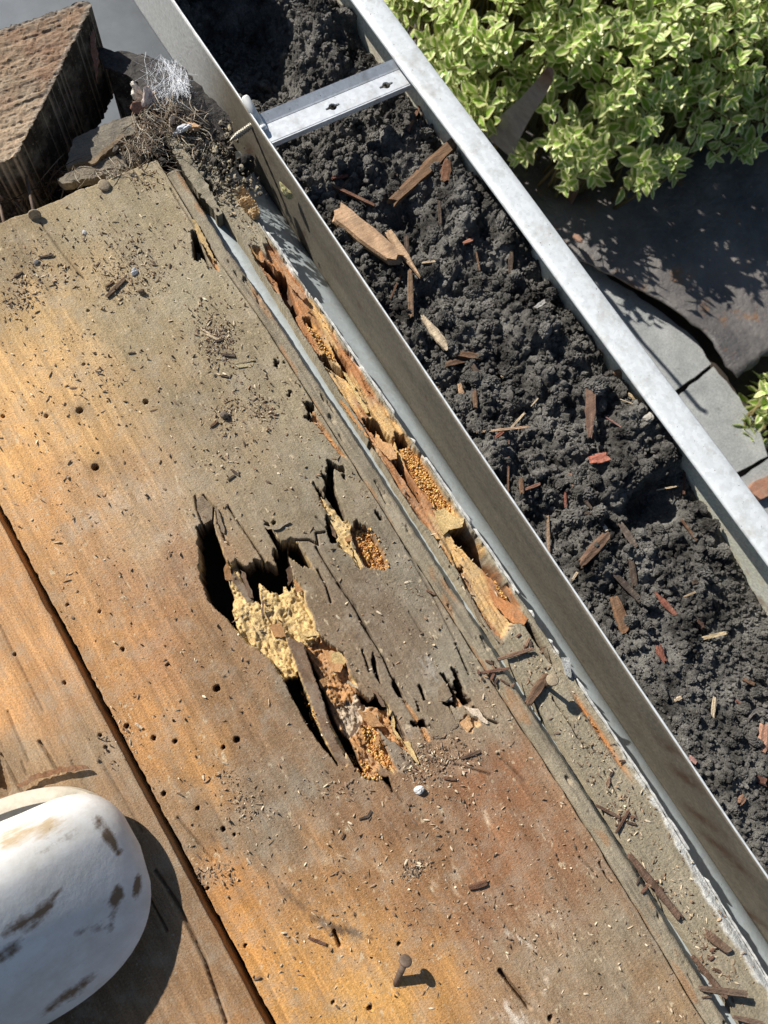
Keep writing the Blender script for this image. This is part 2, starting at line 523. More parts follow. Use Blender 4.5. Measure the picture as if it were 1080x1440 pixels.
# pale scuff marks and scraped paint
def scuff(C, pts, w, colr, amt, seed):
    pl = poly(pts)
    d = line_dist(pl, X0, Y0)
    m = smooth(w, 0.0, d + w * 1.1 * (fbm(X0 * 700, Y0 * 160, 4, seed) - 0.5)) * amt * smooth(0.35, 0.6, fbm(X0 * 500, Y0 * 120, 3, seed + 5))
    return C + (lin(colr) / KAL - C) * m[..., None]
for pts, w, cc, am, sd_ in [
    ([(100,745),(170,700),(250,690)], .009, (205,182,155), .6, 1), ([(180,790),(230,760),(275,735)], .006, (205,180,150), .5, 2),
    ([(455,1210),(500,1208),(545,1225)], .0035, (205,175,140), .75, 3), ([(610,1245),(640,1225),(645,1250)], .0045, (205,180,150), .7, 4),
    ([(680,1140),(690,1165)], .002, (235,205,170), .9, 5), ([(712,1310),(752,1335)], .0018, (230,215,195), .8, 6),
    ([(730,1300),(780,1290),(800,1330)], .009, (190,170,145), .55, 7), ([(715,1420),(735,1440)], .006, (235,222,205), .8, 8),
    ([(770,1370),(760,1400)], .004, (225,205,180), .7, 9), ([(330,1180),(400,1130),(450,1100)], .008, (164,152,134), .55, 10),
    ([(560,1040),(620,1010),(660,1020)], .006, (180,165,150), .45, 11), ([(600,930),(640,980)], .006, (185,178,168), .5, 12),
    ([(225,230),(300,350),(400,480),(470,580)], .006, (190,178,160), .35, 13), ([(860,1210),(990,1420)], .008, (172,158,140), .5, 14)]:
    CB = scuff(CB, pts, w, cc, am, sd_)
# blackish iron stain
for pts, w, am, sd_ in [([(440,1290),(470,1305),(525,1315)], .0035, .8, 31), ([(385,1245),(430,1275)], .003, .5, 32), ([(250,1195),(300,1180)], .003, .4, 33),
                        ([(260,560),(330,640)], .008, .25, 34), ([(160,420),(260,470),(330,500)], .006, .25, 35)]:
    CB = scuff(CB, pts, w, (70, 62, 58), am, sd_)
spk = vnoise(X0 * 1100, Y0 * 700, 60) * vnoise(X0 * 300, Y0 * 200, 61)
CB = CB + ((lin((225, 205, 170)) / KAL) - CB) * (smooth(0.66, 0.78, spk) * 0.7)[..., None]

Z = 0.0009 * (fbm(X0 * 40, Y0 * 12, 3, 51) - 0.5) + 0.00035 * (streak - 0.5)
crust = (1 - sat) * smooth(0.42, 0.68, fbm(X0 * 120, Y0 * 90, 4, 14))
Z = Z + 0.00045 * crust * fbm(X0 * 900, Y0 * 900, 3, 15) + 0.00012 * (vnoise(X0 * 1300, Y0 * 1300, 16) - 0.5)
# dents
for px, py, r, d in ((640,1240,.006,.0004),(560,1225,.004,.0003),(130,735,.01,.0004)):
    c = P(px, py); Z -= d * np.exp(-((X0 - c[0]) ** 2 + (Y0 - c[1]) ** 2) / r ** 2)

# ---- rot: ragged openings eaten through the board
JX = 0.0009 * (fbm(X0 * 900, Y0 * 300, 3, 71) - 0.5)
JY = 0.0075 * (vnoise(X0 * 1100, Y0 * 60, 72) - 0.5) + 0.003 * (fbm(X0 * 500, Y0 * 500, 2, 73) - 0.5)
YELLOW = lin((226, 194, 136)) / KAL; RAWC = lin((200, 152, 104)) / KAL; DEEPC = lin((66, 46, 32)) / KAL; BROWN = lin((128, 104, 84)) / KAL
def pit(pts, depth, colr, lump=0.0, lscale=260, jit=1.0, wall=0.00035, seed=0, combine='min'):
    global Z, CB
    pg = poly(pts)
    x0, y0 = pg.min(0) - 0.008; x1, y1 = pg.max(0) + 0.008
    rows = np.where((ys >= y0) & (ys <= y1))[0]
    if len(rows) == 0: return
    s = slice(rows[0], rows[-1] + 1)
    xx = X0[s] + JX[s] * jit; yy = Y0[s] + JY[s] * jit
    dd = sdf(pg, xx, yy)
    m = smooth(0.0, -wall, dd)
    n1 = fbm(X0[s] * lscale, Y0[s] * lscale * 0.55, 5, 200 + seed)
    zt = -depth + lump * (n1 - 0.5) * 2 + 0.22 * lump * (vnoise(X0[s] * 1500, Y0[s] * 900, 230 + seed) - 0.5) * 2 + 0.5 * lump * (vnoise(X0[s] * 900, Y0[s] * 70, 240 + seed) - 0.5)
    if combine == 'min':
        Z[s] = np.where(m > 0, np.minimum(Z[s], Z[s] * (1 - m) + zt * m), Z[s])
    else:
        Z[s] = Z[s] * (1 - m) + zt * m
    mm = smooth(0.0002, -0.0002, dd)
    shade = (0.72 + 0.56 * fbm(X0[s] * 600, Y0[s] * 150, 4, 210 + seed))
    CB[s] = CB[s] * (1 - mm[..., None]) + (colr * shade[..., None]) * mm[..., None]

def B2A(pts): return pts
O1 = cropA([(85,372),(112,362),(128,352),(152,345),(165,400),(188,455),(210,515),(226,530),(250,520),(300,545),(335,513),(372,520),
            (402,540),(432,545),(415,500),(425,455),(405,405),(372,355),(395,358),(440,430),(482,440),(492,420),(520,440),(560,500),
            (592,558),(545,548),(480,500),(478,520),(500,585),(550,645),(558,700),(590,765)]) + \
     cropB([(310,180),(345,215),(385,245),(410,262),(432,330),(460,368),(472,410),(520,452),(530,408),(556,430),(582,462),(600,520),
            (640,590),(672,625),(690,650),(715,705),(690,685),(655,650),(605,605),(552,562),(578,640),(618,712),(600,716),(560,690),(515,745),
            (480,735),(452,690),(425,645),(430,682),(400,702),(330,620),(270,530),(220,440),(185,365),(130,290),(60,230)]) + \
     cropA([(310,890),(260,830),(210,770),(170,720),(130,690),(100,600),(90,540),(90,450)])
pit(O1, 0.0068, YELLOW, 0.0030, 230, 0.5, seed=1)
# shreds of brown ply in the lower half of the opening
pit(cropB([(270,235),(320,200),(410,262),(432,330),(470,410),(520,452),(560,440),(600,520),(690,650),(620,712),(560,690),(515,745),(450,690),(370,540),(310,380)]),
    0.0085, RAWC, 0.0040, 190, 0.6, seed=2, combine='set')
pit(cropB([(395,480),(470,420),(520,470),(470,560),(420,590)]), 0.010, lin((205, 185, 160)) / KAL, 0.004, 300, 0.5, seed=12, combine='set')
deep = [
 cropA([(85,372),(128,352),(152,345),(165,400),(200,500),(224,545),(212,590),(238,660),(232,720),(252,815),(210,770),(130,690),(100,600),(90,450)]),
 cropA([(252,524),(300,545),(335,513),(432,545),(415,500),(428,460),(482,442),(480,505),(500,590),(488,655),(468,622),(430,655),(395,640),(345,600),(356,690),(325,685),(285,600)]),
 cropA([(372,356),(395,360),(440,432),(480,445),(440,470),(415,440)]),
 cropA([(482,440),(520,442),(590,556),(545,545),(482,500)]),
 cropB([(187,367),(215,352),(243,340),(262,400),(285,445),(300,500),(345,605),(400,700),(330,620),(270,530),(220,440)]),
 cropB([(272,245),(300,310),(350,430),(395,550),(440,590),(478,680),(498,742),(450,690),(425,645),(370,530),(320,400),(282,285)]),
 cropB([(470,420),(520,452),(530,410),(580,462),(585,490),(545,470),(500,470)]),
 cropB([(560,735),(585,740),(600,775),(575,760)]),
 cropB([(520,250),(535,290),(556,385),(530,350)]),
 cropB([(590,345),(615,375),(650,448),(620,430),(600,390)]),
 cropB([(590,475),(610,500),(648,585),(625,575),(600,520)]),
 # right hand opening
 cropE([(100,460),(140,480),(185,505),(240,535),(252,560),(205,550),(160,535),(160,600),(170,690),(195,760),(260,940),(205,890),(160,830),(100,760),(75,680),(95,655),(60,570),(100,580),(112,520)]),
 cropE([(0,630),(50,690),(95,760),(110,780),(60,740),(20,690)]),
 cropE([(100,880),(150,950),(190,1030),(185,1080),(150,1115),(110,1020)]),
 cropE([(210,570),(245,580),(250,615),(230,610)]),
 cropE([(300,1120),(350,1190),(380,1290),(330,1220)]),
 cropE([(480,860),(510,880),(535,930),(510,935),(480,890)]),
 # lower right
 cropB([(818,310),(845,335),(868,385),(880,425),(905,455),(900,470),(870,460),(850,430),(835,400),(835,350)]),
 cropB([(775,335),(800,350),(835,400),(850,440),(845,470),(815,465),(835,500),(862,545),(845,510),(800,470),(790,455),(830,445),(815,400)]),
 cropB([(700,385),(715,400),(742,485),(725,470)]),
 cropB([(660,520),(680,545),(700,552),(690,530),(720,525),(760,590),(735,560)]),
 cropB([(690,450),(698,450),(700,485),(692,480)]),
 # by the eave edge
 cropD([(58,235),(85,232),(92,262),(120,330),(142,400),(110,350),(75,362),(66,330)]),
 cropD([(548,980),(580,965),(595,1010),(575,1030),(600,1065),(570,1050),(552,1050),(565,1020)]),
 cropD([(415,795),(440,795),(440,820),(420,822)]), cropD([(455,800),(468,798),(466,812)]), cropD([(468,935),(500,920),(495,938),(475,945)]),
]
exposed = [
 (cropE([(20,690),(60,740),(110,800),(170,830),(220,900),(290,960),(310,1030),(290,1100),(330,1180),(385,1290),(340,1270),(270,1180),(190,1120),(185,1040),(120,900),(60,790)]), 0.0028, YELLOW, 0.0012),
 (cropE([(300,975),(345,940),(400,975),(440,1010),(490,1080),(530,1140),(560,1240),(585,1300),(530,1300),(450,1290),(390,1270),(350,1180),(300,1080)]), 0.0070, RAWC * 0.8, 0.0026),
 (cropB([(840,425),(870,430),(875,465),(850,475)]), 0.004, RAWC, 0.001),
 (cropB([(855,525),(880,500),(930,525),(940,545),(885,572)]), 0.002, lin((225,180,130)) / KAL, 0.0008),
 (cropB([(640,450),(665,465),(720,545),(745,590),(720,590),(690,530)]), 0.0016, RAWC, 0.0005),
 (cropD([(85,240),(130,285),(165,345),(180,395),(165,400),(130,340)]), 0.004, RAWC, 0.0015),
 (cropD([(585,1010),(640,1085),(700,1170),(740,1225),(700,1200),(640,1120),(590,1060)]), 0.003, RAWC, 0.0014),
]
for k, (pg, d, c, l) in enumerate(exposed): pit(pg, d, c, l, 420, 0.5, seed=20 + k)
for k, pg in enumerate(deep): pit(pg, 0.021, DEEPC, 0.0, 200, 0.45, seed=50 + k)  # deep holes get a darkened brown that adds to their shade
# laths of ply still bridging the hole
def lath(pts, z, tilt, colr, seed):
    global Z, CB
    pg = poly(pts); y0 = pg[:, 1].min() - .004; y1 = pg[:, 1].max() + .004
    rows = np.where((ys >= y0) & (ys <= y1))[0]; s = slice(rows[0], rows[-1] + 1)
    dd = sdf(pg, X0[s] + JX[s] * .6, Y0[s] + JY[s] * .3)
    m = dd < 0
    Z[s] = np.where(m, np.maximum(Z[s], z + tilt * (Y0[s] - y0) + 0.0004 * streak[s]), Z[s])
    CB[s] = np.where(m[..., None], colr * (0.75 + 0.5 * fbm(X0[s] * 500, Y0[s] * 90, 3, seed))[..., None], CB[s])
lath(cropB([(190,200),(262,225),(285,300),(330,420),(370,560),(432,682),(402,702),(335,575),(288,445),(247,340)]), -0.0022, 0.03, BROWN, 5)
lath(cropB([(550,560),(600,600),(690,662),(668,700),(648,722),(620,714)]), -0.0012, 0.0, lin((140,124,106)) / KAL, 6)
lath(cropA([(212,530),(232,545),(300,632),(326,690),(296,690),(250,620),(222,590)]), -0.006, 0.02, BROWN * 0.9, 7)

# cracks
cracks = [(cropB([(390,0),(460,90),(480,150),(540,240),(568,290),(592,350)]), 1.5), (cropB([(485,255),(512,335)]), 1.2), (cropB([(700,390),(740,490)]), 1.0),
 (cropA([(75,240),(85,300),(110,365)]), 1.3), (cropA([(110,235),(155,285),(150,350)]), 1.3), (cropA([(165,290),(180,360),(205,430),(225,450)]), 1.4),
 (cropA([(215,280),(290,390),(375,520)]), 1.0), (cropA([(600,460),(660,560),(720,650),(790,760),(870,900)]), 1.5), (cropA([(605,560),(640,620),(665,700)]), 1.0),
 (cropA([(480,430),(570,430),(610,450),(600,400),(640,395)]), .9), (cropA([(600,330),(650,380)]), .7), (cropB([(840,230),(890,345)]), 1.1), (cropB([(420,330),(470,380)]), 1.0),
 (cropB([(560,740),(640,830)]), .8), (cropB([(590,760),(600,790)]), 1.4), (cropB([(760,590),(800,590),(740,540)]), .8), (cropB([(905,470),(960,520),(1000,535)]), 1.3),
 ([(56,312),(85,352),(118,392)], .6), ([(240,265),(262,300),(290,345)], .8), ([(843,1213),(855,1235)], 1.2), ([(815,1205),(835,1225)], .7),
 ([(700,1060),(740,1100)], .6), ([(640,1075),(690,1090)], .5), ([(570,770),(610,840),(640,900)], .6), ([(575,860),(600,900)], .5),
 ([(703,1365),(745,1418)], 2.6), ([(250,1150),(300,1210)], .5), ([(470,1310),(478,1330)], 2.2)]
for pts, w in cracks:
    pl = poly(pts); wm = max(w, 1.5) / 2.55 / 1000
    d = line_dist(pl, X0 + JX * .3, Y0 + JY * .03)
    m = smooth(wm * 1.25, wm * 0.15, d)
    deepc = 0.0014 if w < .85 else (0.0035 if w < 2 else 0.006)
    Z = np.where(Z > -deepc, Z * (1 - m) - deepc * m, Z)
    CB = CB * (1 - 0.45 * m[..., None])
# plain nail holes and insect holes
for px, py, r, st in ((112,577,4.2,1),(65,585,2.6,0),(134,657,4.6,1),(205,565,3.6,0),(4,585,2.2,0),(118,512,2,0),(124,437,1.8,0),(178,1021,3.2,0),(216,1038,2.6,0),
                   (246,1043,2.6,0),(314,1051,2.4,0),(333,1040,3.6,0),(230,1116,2.6,0),(278,1137,2.4,0),(314,1166,2.4,0),(329,1174,2,0),(561,1327,2.2,0),(774,1432,3.4,0),
                   (292,1250,1.8,0),(468,1410,2.0,0),(172,913,2.6,0),(305,968,4.2,0),(140,860,1.8,0),(95,850,1.7,0),(385,735,2.4,0),(236,935,1.6,0),(345,1330,1.7,0),(520,1418,3,0)):
    c = P(px, py); rr = r / 2600
    d = np.hypot(X0 - c[0], Y0 - c[1]) + 0.0004 * (vnoise(X0 * 1500, Y0 * 1500, 88) - .5)
    m = smooth(rr * 1.15, rr * 0.7, d)
    Z = Z * (1 - m) - 0.009 * m
    if st:
        CB *= (1 - 0.5 * np.exp(-(d / (rr * 2.6)) ** 2))[..., None]
Z_board = Z
deck = empty('sheathing_board', (0.015, 0.03, -0.018))
props(deck, 'wide orange brown roof board eaten through by rot along the eave', 'board')
grid_mesh('rotted_plank', X0, Y0, Z, WOOD, np.clip(CB, 0.004, 0.9), -0.018, deck, cut=Z < -0.0195, floor=False)
VOID_SHADE = mat_plain('void_shade_sheet', (0.03, 0.028, 0.026), 0.9, 0.3, 200, 0.0004)  # black sheet added below the boards so the through holes look dark
props(mesh_obj('void_shade_sheet', *join([box(-0.30, 0.092, -0.5, 0.30, -0.052, -0.050)]), VOID_SHADE), 'added black sheet keeping the void dark behind the rotted holes', 'felt')

def board_z(x, y):
    """height of the rotted board's top under x, y"""
    j = np.clip(((np.asarray(y) - ys[0]) / RES).astype(int), 0, len(ys) - 1)
    i = np.clip(((np.asarray(x) - xl[j]) / (xr[j] - xl[j]) * (nx - 1)).astype(int), 0, nx - 1)
    return Z_board[j, i]

# ---- the neighbouring board beyond the open joint
LB_CTRL = [(0,760,(205,150,100)),(30,850,(208,150,98)),(60,950,(196,142,95)),(20,960,(214,155,100)),(100,1000,(190,140,98)),(60,1040,(165,135,105)),(120,1060,(160,132,104)),
           (170,1130,(165,130,100)),(60,900,(205,150,100)),(210,1200,(160,128,100)),(240,1280,(150,118,90)),(320,1400,(165,125,90)),(340,1440,(180,130,85)),(200,1350,(140,108,80)),
           (100,1440,(125,98,75)),(0,1060,(150,122,95)),(260,1350,(150,115,85)),(0,1300,(150,120,90)),(20,880,(185,140,100))]
RL = 0.0006
yl = np.arange(-0.265, 0.3350, RL); nl_ = 200
tl = np.linspace(0, 1, nl_)
xR = SEAM - 0.0020 + 0.0008 * (fbm(yl * 90, yl * 0, 3, 45) - .5)
XL_ = (-0.19) + (xR + 0.19)[:, None] * tl[None]; YL_ = np.repeat(yl[:, None], nl_, 1)
pxl, pyl = PX(XL_, YL_, np.zeros_like(XL_))
CL = idw(LB_CTRL, pxl + (fbm(XL_ * 70, YL_ * 25, 4, 121) - .5) * 80, pyl + (fbm(XL_ * 70, YL_ * 25, 4, 133) - .5) * 110)
stl = fbm(XL_ * 420 + 3 * fbm(XL_ * 30, YL_ * 12, 2, 13), YL_ * 11, 4, 141)
CL = CL * np.array([1.0, 1.05, 1.0]) * (1 + (stl - .5) * .5)[..., None] * (0.84 + 0.32 * fbm(XL_ * 120, YL_ * 60, 5, 177))[..., None]
ZL = 0.0006 * (fbm(XL_ * 40, YL_ * 12, 3, 151) - .5) + 0.0005 * (stl - .5) - 0.0006
for pts, w in (([(55,1042),(70,1065),(82,1088)], 1.6), ([(0,1060),(25,1105),(60,1160)], 1.3), ([(218,1225),(250,1272),(288,1350),(319,1440)], 2.4), ([(140,1065),(160,1100),(200,1170)], .8),
               ([(205,1255),(235,1310)], 1.2), ([(30,1070),(36,1090)], .8), ([(100,1070),(104,1085)], .7), ([(10,1000),(40,1070)], .8), ([(0,880),(60,1000)], .6)):
    pl = poly(pts); wm = max(w, 1.7) / 2550
    d = line_dist(pl, XL_ + 0.0003 * (vnoise(XL_ * 300, YL_ * 100, 4) - .5), YL_)
    m = smooth(wm * 1.2, wm * .1, d); ZL = ZL * (1 - m) - (0.0012 if w < 1 else 0.0030) * m; CL = CL * (1 - .4 * m[..., None])
dd = sdf(poly([(-60,1010),(2,1066),(14,1110),(8,1125),(-40,1100)]), XL_ + 0.001 * (vnoise(XL_ * 900, YL_ * 200, 4) - .5), YL_)
m = smooth(0, -.0005, dd); ZL = ZL * (1 - m) - 0.015 * m
for px, py, r in ((206,1049,1.6),(140,1034,2),(148,1051,2),(20,920,2),(90,960,2),(150,1010,1.6)):
    c = P(px, py); rr = r / 2600; d = np.hypot(XL_ - c[0], YL_ - c[1]); m = smooth(rr * 1.2, rr * .6, d); ZL = ZL * (1 - m) - 0.006 * m
left_b = empty('sheathing_board', (-0.13, 0.03, -0.018))
props(left_b, 'orange brown roof board under the dirty white boot', 'board')
grid_mesh('plank', XL_, YL_, ZL, WOOD, np.clip(CL, .004, .9), -0.018, left_b)

# ---- narrow edge strip beside the rotted board
SB = [((282,292),0),((376,418),0),((431,496),0),((513,648),0),((572,733),0),((628,818),0),((687,900),0),((752,1005),0),((789,1053),0),((873,1215),0),((1000,1425),0)]
sy = np.array([P(a, b, -.002)[1] for (a, b), _ in SB]); sx = np.array([P(a, b, -.002)[0] for (a, b), _ in SB])
o_ = np.argsort(sy); sy = sy[o_]; sx = sx[o_]
RS = 0.0007
yst = np.arange(-0.265, 0.325, RS); ns = 20
xa = edge_x(yst) + 0.0010 + 0.0005 * (fbm(yst * 200, yst * 0, 3, 66) - .5)
xb = xa + 0.0090 + 0.0010 * (fbm(yst * 20, yst * 0, 2, 65) - .5) - 0.0012 * smooth(.1, .2, yst) + 0.0008 * (fbm(yst * 250, yst * 0, 4, 67) - .5)
XS = xa[:, None] + (xb - xa)[:, None] * np.linspace(0, 1, ns)[None]; YS = np.repeat(yst[:, None], ns, 1)
gx_ = fbm(XS * 200, YS * 60, 5, 68)
CS = lin((158,146,124)) / KAL * (0.72 + 0.56 * gx_)[..., None]
CS = CS * (1 - .3 * smooth(.55, .75, fbm(XS * 700, YS * 40, 3, 69)))[..., None]
bare = smooth(.62, .75, fbm(XS * 150, YS * 40, 3, 70)); CS = CS + (lin((176,130,88)) / KAL - CS) * (bare * .6)[..., None]
ZS = -0.0012 + 0.0006 * (gx_ - .5) + 0.0003 * fbm(XS * 900, YS * 900, 2, 71) - 0.002 * smooth(.70, .8, fbm(XS * 300, YS * 80, 3, 79))
ZS = ZS - 0.0012 * np.abs(np.linspace(-1, 1, ns))[None] ** 6
edge_strip = empty('edge_batten', (0.104, 0.03, -0.02))
props(edge_strip, 'narrow dusty wooden strip between the rotted board and the open gap', 'batten')
grid_mesh('batten_wood', XS, YS, ZS, WOOD, np.clip(CS, .004, .9), -0.016, edge_strip)

# ---- splinters and lifted flakes of the rotted board (its parts)
def flake(pts, z, tilt, th, colr, parent=deck, name='splinter', seed=1, mat=RAW, curl=0.0):
    pg = poly(pts, z)
    c = pg.mean(0)
    def zf(x, y):
        u = (x - c[0]) * tilt[0] + (y - c[1]) * tilt[1]
        return z + u + curl * ((x - c[0]) ** 2 + (y - c[1]) ** 2) + 0.0003 * (vnoise(x * 900, y * 300, seed) - .5)
    def cf(x, y):
        return np.clip(np.asarray(colr) * (0.7 + 0.6 * fbm(x * 800, y * 120, 3, seed))[:, None], 0, .9)
    return slab(name, pg, zf, th, mat, cf, parent, res=0.0013, edge_jit=0.00025, seed=seed)
GREYW = lin((146,128,106)) / KAL
FL = [
 (cropA([(78,245),(108,240),(150,285),(148,340),(112,360),(90,310)]), .0004, (0, .06), GREYW), (cropA([(165,285),(178,300),(205,400),(190,395),(172,340)]), .0012, (.1, 0), GREYW),
 (cropA([(200,560),(215,525),(230,560),(238,605),(205,600)]), -.004, (0, .3), RAWC), (cropA([(365,668),(378,700),(372,760),(362,740)]), -.002, (.2, .1), BROWN),
 (cropA([(470,560),(490,545),(498,600),(480,625)]), -.005, (.2, .4), BROWN), (cropA([(500,590),(530,600),(552,640),(515,655)]), -.004, (0, .2), RAWC),
 (cropB([(330,250),(420,300),(400,340),(370,330)]), -.004, (.2, 0), RAWC), (cropB([(240,190),(310,180),(315,200),(260,212)]), -.003, (.2, .2), YELLOW),
 (cropB([(460,480),(520,490),(570,545),(520,545)]), -.003, (.1, .1), RAWC), (cropB([(365,265),(400,258),(425,300),(380,350),(370,310)]), -.0035, (.4, .2), YELLOW),
 (cropB([(320,370),(355,350),(350,385),(328,400)]), -.004, (.3, .3), RAWC), (cropB([(430,370),(480,400),(475,408),(425,380)]), -.001, (.1, 0), lin((200,180,150)) / KAL),
 (cropB([(585,470),(600,490),(612,560),(640,600),(615,590),(595,540)]), -.002, (.2, .1), YELLOW), (cropB([(640,600),(660,600),(690,660),(700,690),(680,670)]), .0004, (.1, 0), YELLOW),
 (cropB([(530,610),(550,560),(548,620)]), -.004, (.1, 0), RAWC), (cropB([(435,580),(475,520),(480,528),(445,590)]), -.002, (.1, 0), BROWN),
 (cropB([(870,470),(925,478),(965,535),(955,535),(900,495)]), .0008, (.05, 0), lin((225,205,180)) / KAL), (cropB([(855,530),(890,500),(905,545),(882,572)]), .0002, (.1, .1), lin((222,176,128)) / KAL),
 (cropB([(690,455),(745,440),(810,470),(850,540),(800,585),(760,590),(735,500)]), .0003, (.02, .02), GREYW),
 (cropB([(775,400),(800,375),(825,425),(800,450),(770,450)]), .0003, (.05, 0), GREYW), (cropE([(300,1130),(350,1210),(385,1285),(360,1290),(320,1210)]), -.0005, (.1, 0), YELLOW),
 (cropE([(130,960),(165,1000),(180,1060),(150,1040)]), -.003, (.1, .1), BROWN), (cropE([(240,1060),(300,1050),(290,1080),(250,1090)]), -.001, (.1, .1), RAWC),
 (cropA([(370,365),(420,375),(485,345),(490,352),(430,385),(390,385)]), .0016, (.02, .05), lin((165,150,128)) / KAL), (cropA([(540,835),(610,820),(612,845),(560,850)]), -.002, (.2, 0), YELLOW),
 (cropA([(395,800),(450,790),(470,850),(420,850)]), -.0035, (.3, .2), RAWC), (cropA([(270,560),(290,570),(330,680),(310,680)]), -.004, (.1, .1), BROWN),
 (cropD([(60,180),(80,190),(110,250),(165,360),(150,350),(95,270)]), .0006, (.1, .02), lin((200,170,120)) / KAL), (cropD([(245,810),(330,800),(325,818),(260,824)]), .0006, (0, .1), lin((190,175,140)) / KAL),
 (cropB([(520,400),(545,415),(575,470),(560,470)]), .0003, (.1, 0), BROWN),
]
for k, (pts, z, t, c) in enumerate(FL): flake(pts, z, t, 0.0007, c, seed=300 + k)
# curled sliver thrown up by the boot, on the next board
sl_pts = [(18,1098),(40,1088),(90,1078),(124,1077)]
flake([(22,1105),(50,1088),(88,1078),(118,1076),(126,1081),(88,1086),(50,1096),(30,1107)], .003, (0.02, 0.1), .0008, lin((150,110,80)) / KAL, left_b, 'splinter', 401)

# frass: heaps of pellets in the rot (nobody could count them)
def pellets(regions, zfun, seed, name, parent, cols, rad=(.00035, .0006)):
    r = np.random.default_rng(seed); pos = []
    for pts, n in regions:
        pg = poly(pts, -.004); lo, hi = pg.min(0), pg.max(0)
        q = r.uniform(lo, hi, (n * 4, 2)); q = q[sdf(pg, q[:, 0], q[:, 1]) < 0][:n]; pos.append(q)
    q = np.concatenate(pos); s = r.uniform(*rad, len(q))
    z = zfun(q[:, 0], q[:, 1]) + s * r.uniform(0.2, 1.6, len(q))
    st = np.stack([np.full(len(q), 1.0), np.full(len(q), 1.0), r.uniform(1.2, 1.9, len(q))], -1)
    V, T, own = blobs(np.column_stack([q, z]), s, st, 0.10, seed, 1)
    cc = np.asarray(cols)[r.integers(0, len(cols), len(q))] * r.uniform(.7, 1.15, (len(q), 1))
    o = mesh_obj(name, V, [T], FRASS, parent, np.clip(cc[own], 0, .9))
    o['kind'] = 'stuff'
    return o
FC = [lin((228,178,104)) / KAL, lin((205,146,84)) / KAL, lin((178,120,70)) / KAL, lin((236,198,130)) / KAL]
pellets([(cropE([(330,990),(400,985),(440,1020),(500,1100),(560,1250),(580,1300),(450,1290),(390,1200),(340,1080)]), 420),
         (cropB([(480,535),(540,560),(600,690),(570,700),(510,640)]), 420), (cropB([(430,640),(500,680),(560,745),(510,745),(470,720)]), 130),
         (cropB([(250,400),(280,420),(300,470),(330,560),(300,540)]), 60)], board_z, 5, 'frass', deck, FC)

def on_x(px, py, x):
    d = RW @ np.array([px - CX, py - CY, F]); t = x / d[0]
    return np.array([0.0, 0.0, CAMH]) + t * d

# ================================================================== FASCIA BOARD
ZF = -0.006
fl_px = [(270,210),(298,288),(323,324),(344,347),(376,402),(412,457),(441,506),(477,561),(498,593),(543,667),(572,715),(609,770),(635,811),(665,855),(691,893),(717,933),(760,1001),(825,1110),(881,1194),(938,1287),(1042,1440)]
fr_px = [(335,270),(360,308),(389,350),(412,380),(457,441),(496,506),(535,561),(574,613),(606,659),(650,722),(683,767),(731,841),(794,933),(830,990),(906,1098),(986,1222),(1080,1380)]
def xtab(pp, z):
    q = np.array([P(a, b, z)[:2] for a, b in pp]); q = q[np.argsort(q[:, 1])]
    return lambda y: np.interp(y, q[:, 1], q[:, 0])
def stab(pp, z, mix):
    q = np.array([P(a, b, z)[:2] for a, b in pp]); q = q[np.argsort(q[:, 1])]; c = np.polyfit(q[:, 1], q[:, 0], 2)
    return lambda y: mix * np.polyval(c, y) + (1 - mix) * np.interp(y, q[:, 1], q[:, 0])
flx, frx = stab(fl_px, ZF, .7), stab(fr_px, ZF, .7)
RF = 0.0005
yf = np.arange(-0.265, 0.300, RF); nf = 50
xa = flx(yf) + 0.0008 + 0.0010 * (fbm(yf * 160, yf * 0, 4, 501) - .5); xb = frx(yf) + 0.0008 * (fbm(yf * 200, yf * 0, 4, 502) - .5)
XF = xa[:, None] + (xb - xa)[:, None] * np.linspace(0, 1, nf)[None]; YF = np.repeat(yf[:, None], nf, 1)
UF = np.repeat(np.linspace(0, 1, nf)[None], len(yf), 0)
pxf, pyf = PX(XF, YF, np.full_like(XF, ZF))
gf = fbm(XF * 150, YF * 60, 5, 503)
CF = lin((158,147,124)) / KAL * (0.74 + .52 * gf)[..., None]
strf = fbm(XF * 700, YF * 18, 4, 504)
CF = CF * (0.8 + .4 * strf)[..., None]
ZFz = ZF + 0.0012 * (fbm(XF * 90, YF * 25, 3, 505) - .5) + 0.0006 * (strf - .5) + 0.0003 * vnoise(XF * 1200, YF * 1200, 506)
JXf = 0.0010 * (fbm(XF * 700, YF * 250, 3, 507) - .5); JYf = 0.008 * (vnoise(XF * 900, YF * 60, 508) - .5)
# rotten stretch: the grey skin is gone and the core stands open
rot = smooth(330, 352, pyf + 60 * (fbm(XF * 260, YF * 40, 3, 516) - .5)) * smooth(905, 850, pyf + 60 * (UF - .5))
rot = rot * smooth(.06, .14, UF + 0.25 * (fbm(XF * 400, YF * 60, 3, 509) - .5)) * smooth(1.0, .90, UF + .15 * (fbm(XF * 300, YF * 80, 3, 510) - .5))
core = lin((222,182,124)) / KAL
oran = lin((184,130,86)) / KAL
oc = smooth(.4, .6, fbm(XF * 180, YF * 25, 4, 511))
corec = (core * oc[..., None] + oran * (1 - oc)[..., None]) * (0.7 + .6 * fbm(XF * 800, YF * 90, 4, 512))[..., None]
rm = smooth(.35, .6, rot)
CF = CF * (1 - rm[..., None]) + corec * rm[..., None]
ZFz = ZFz - rm * (0.0012 + 0.0042 * fbm(XF * 300, YF * 45, 5, 513) + 0.0012 * (vnoise(XF * 1200, YF * 90, 519) - .5))
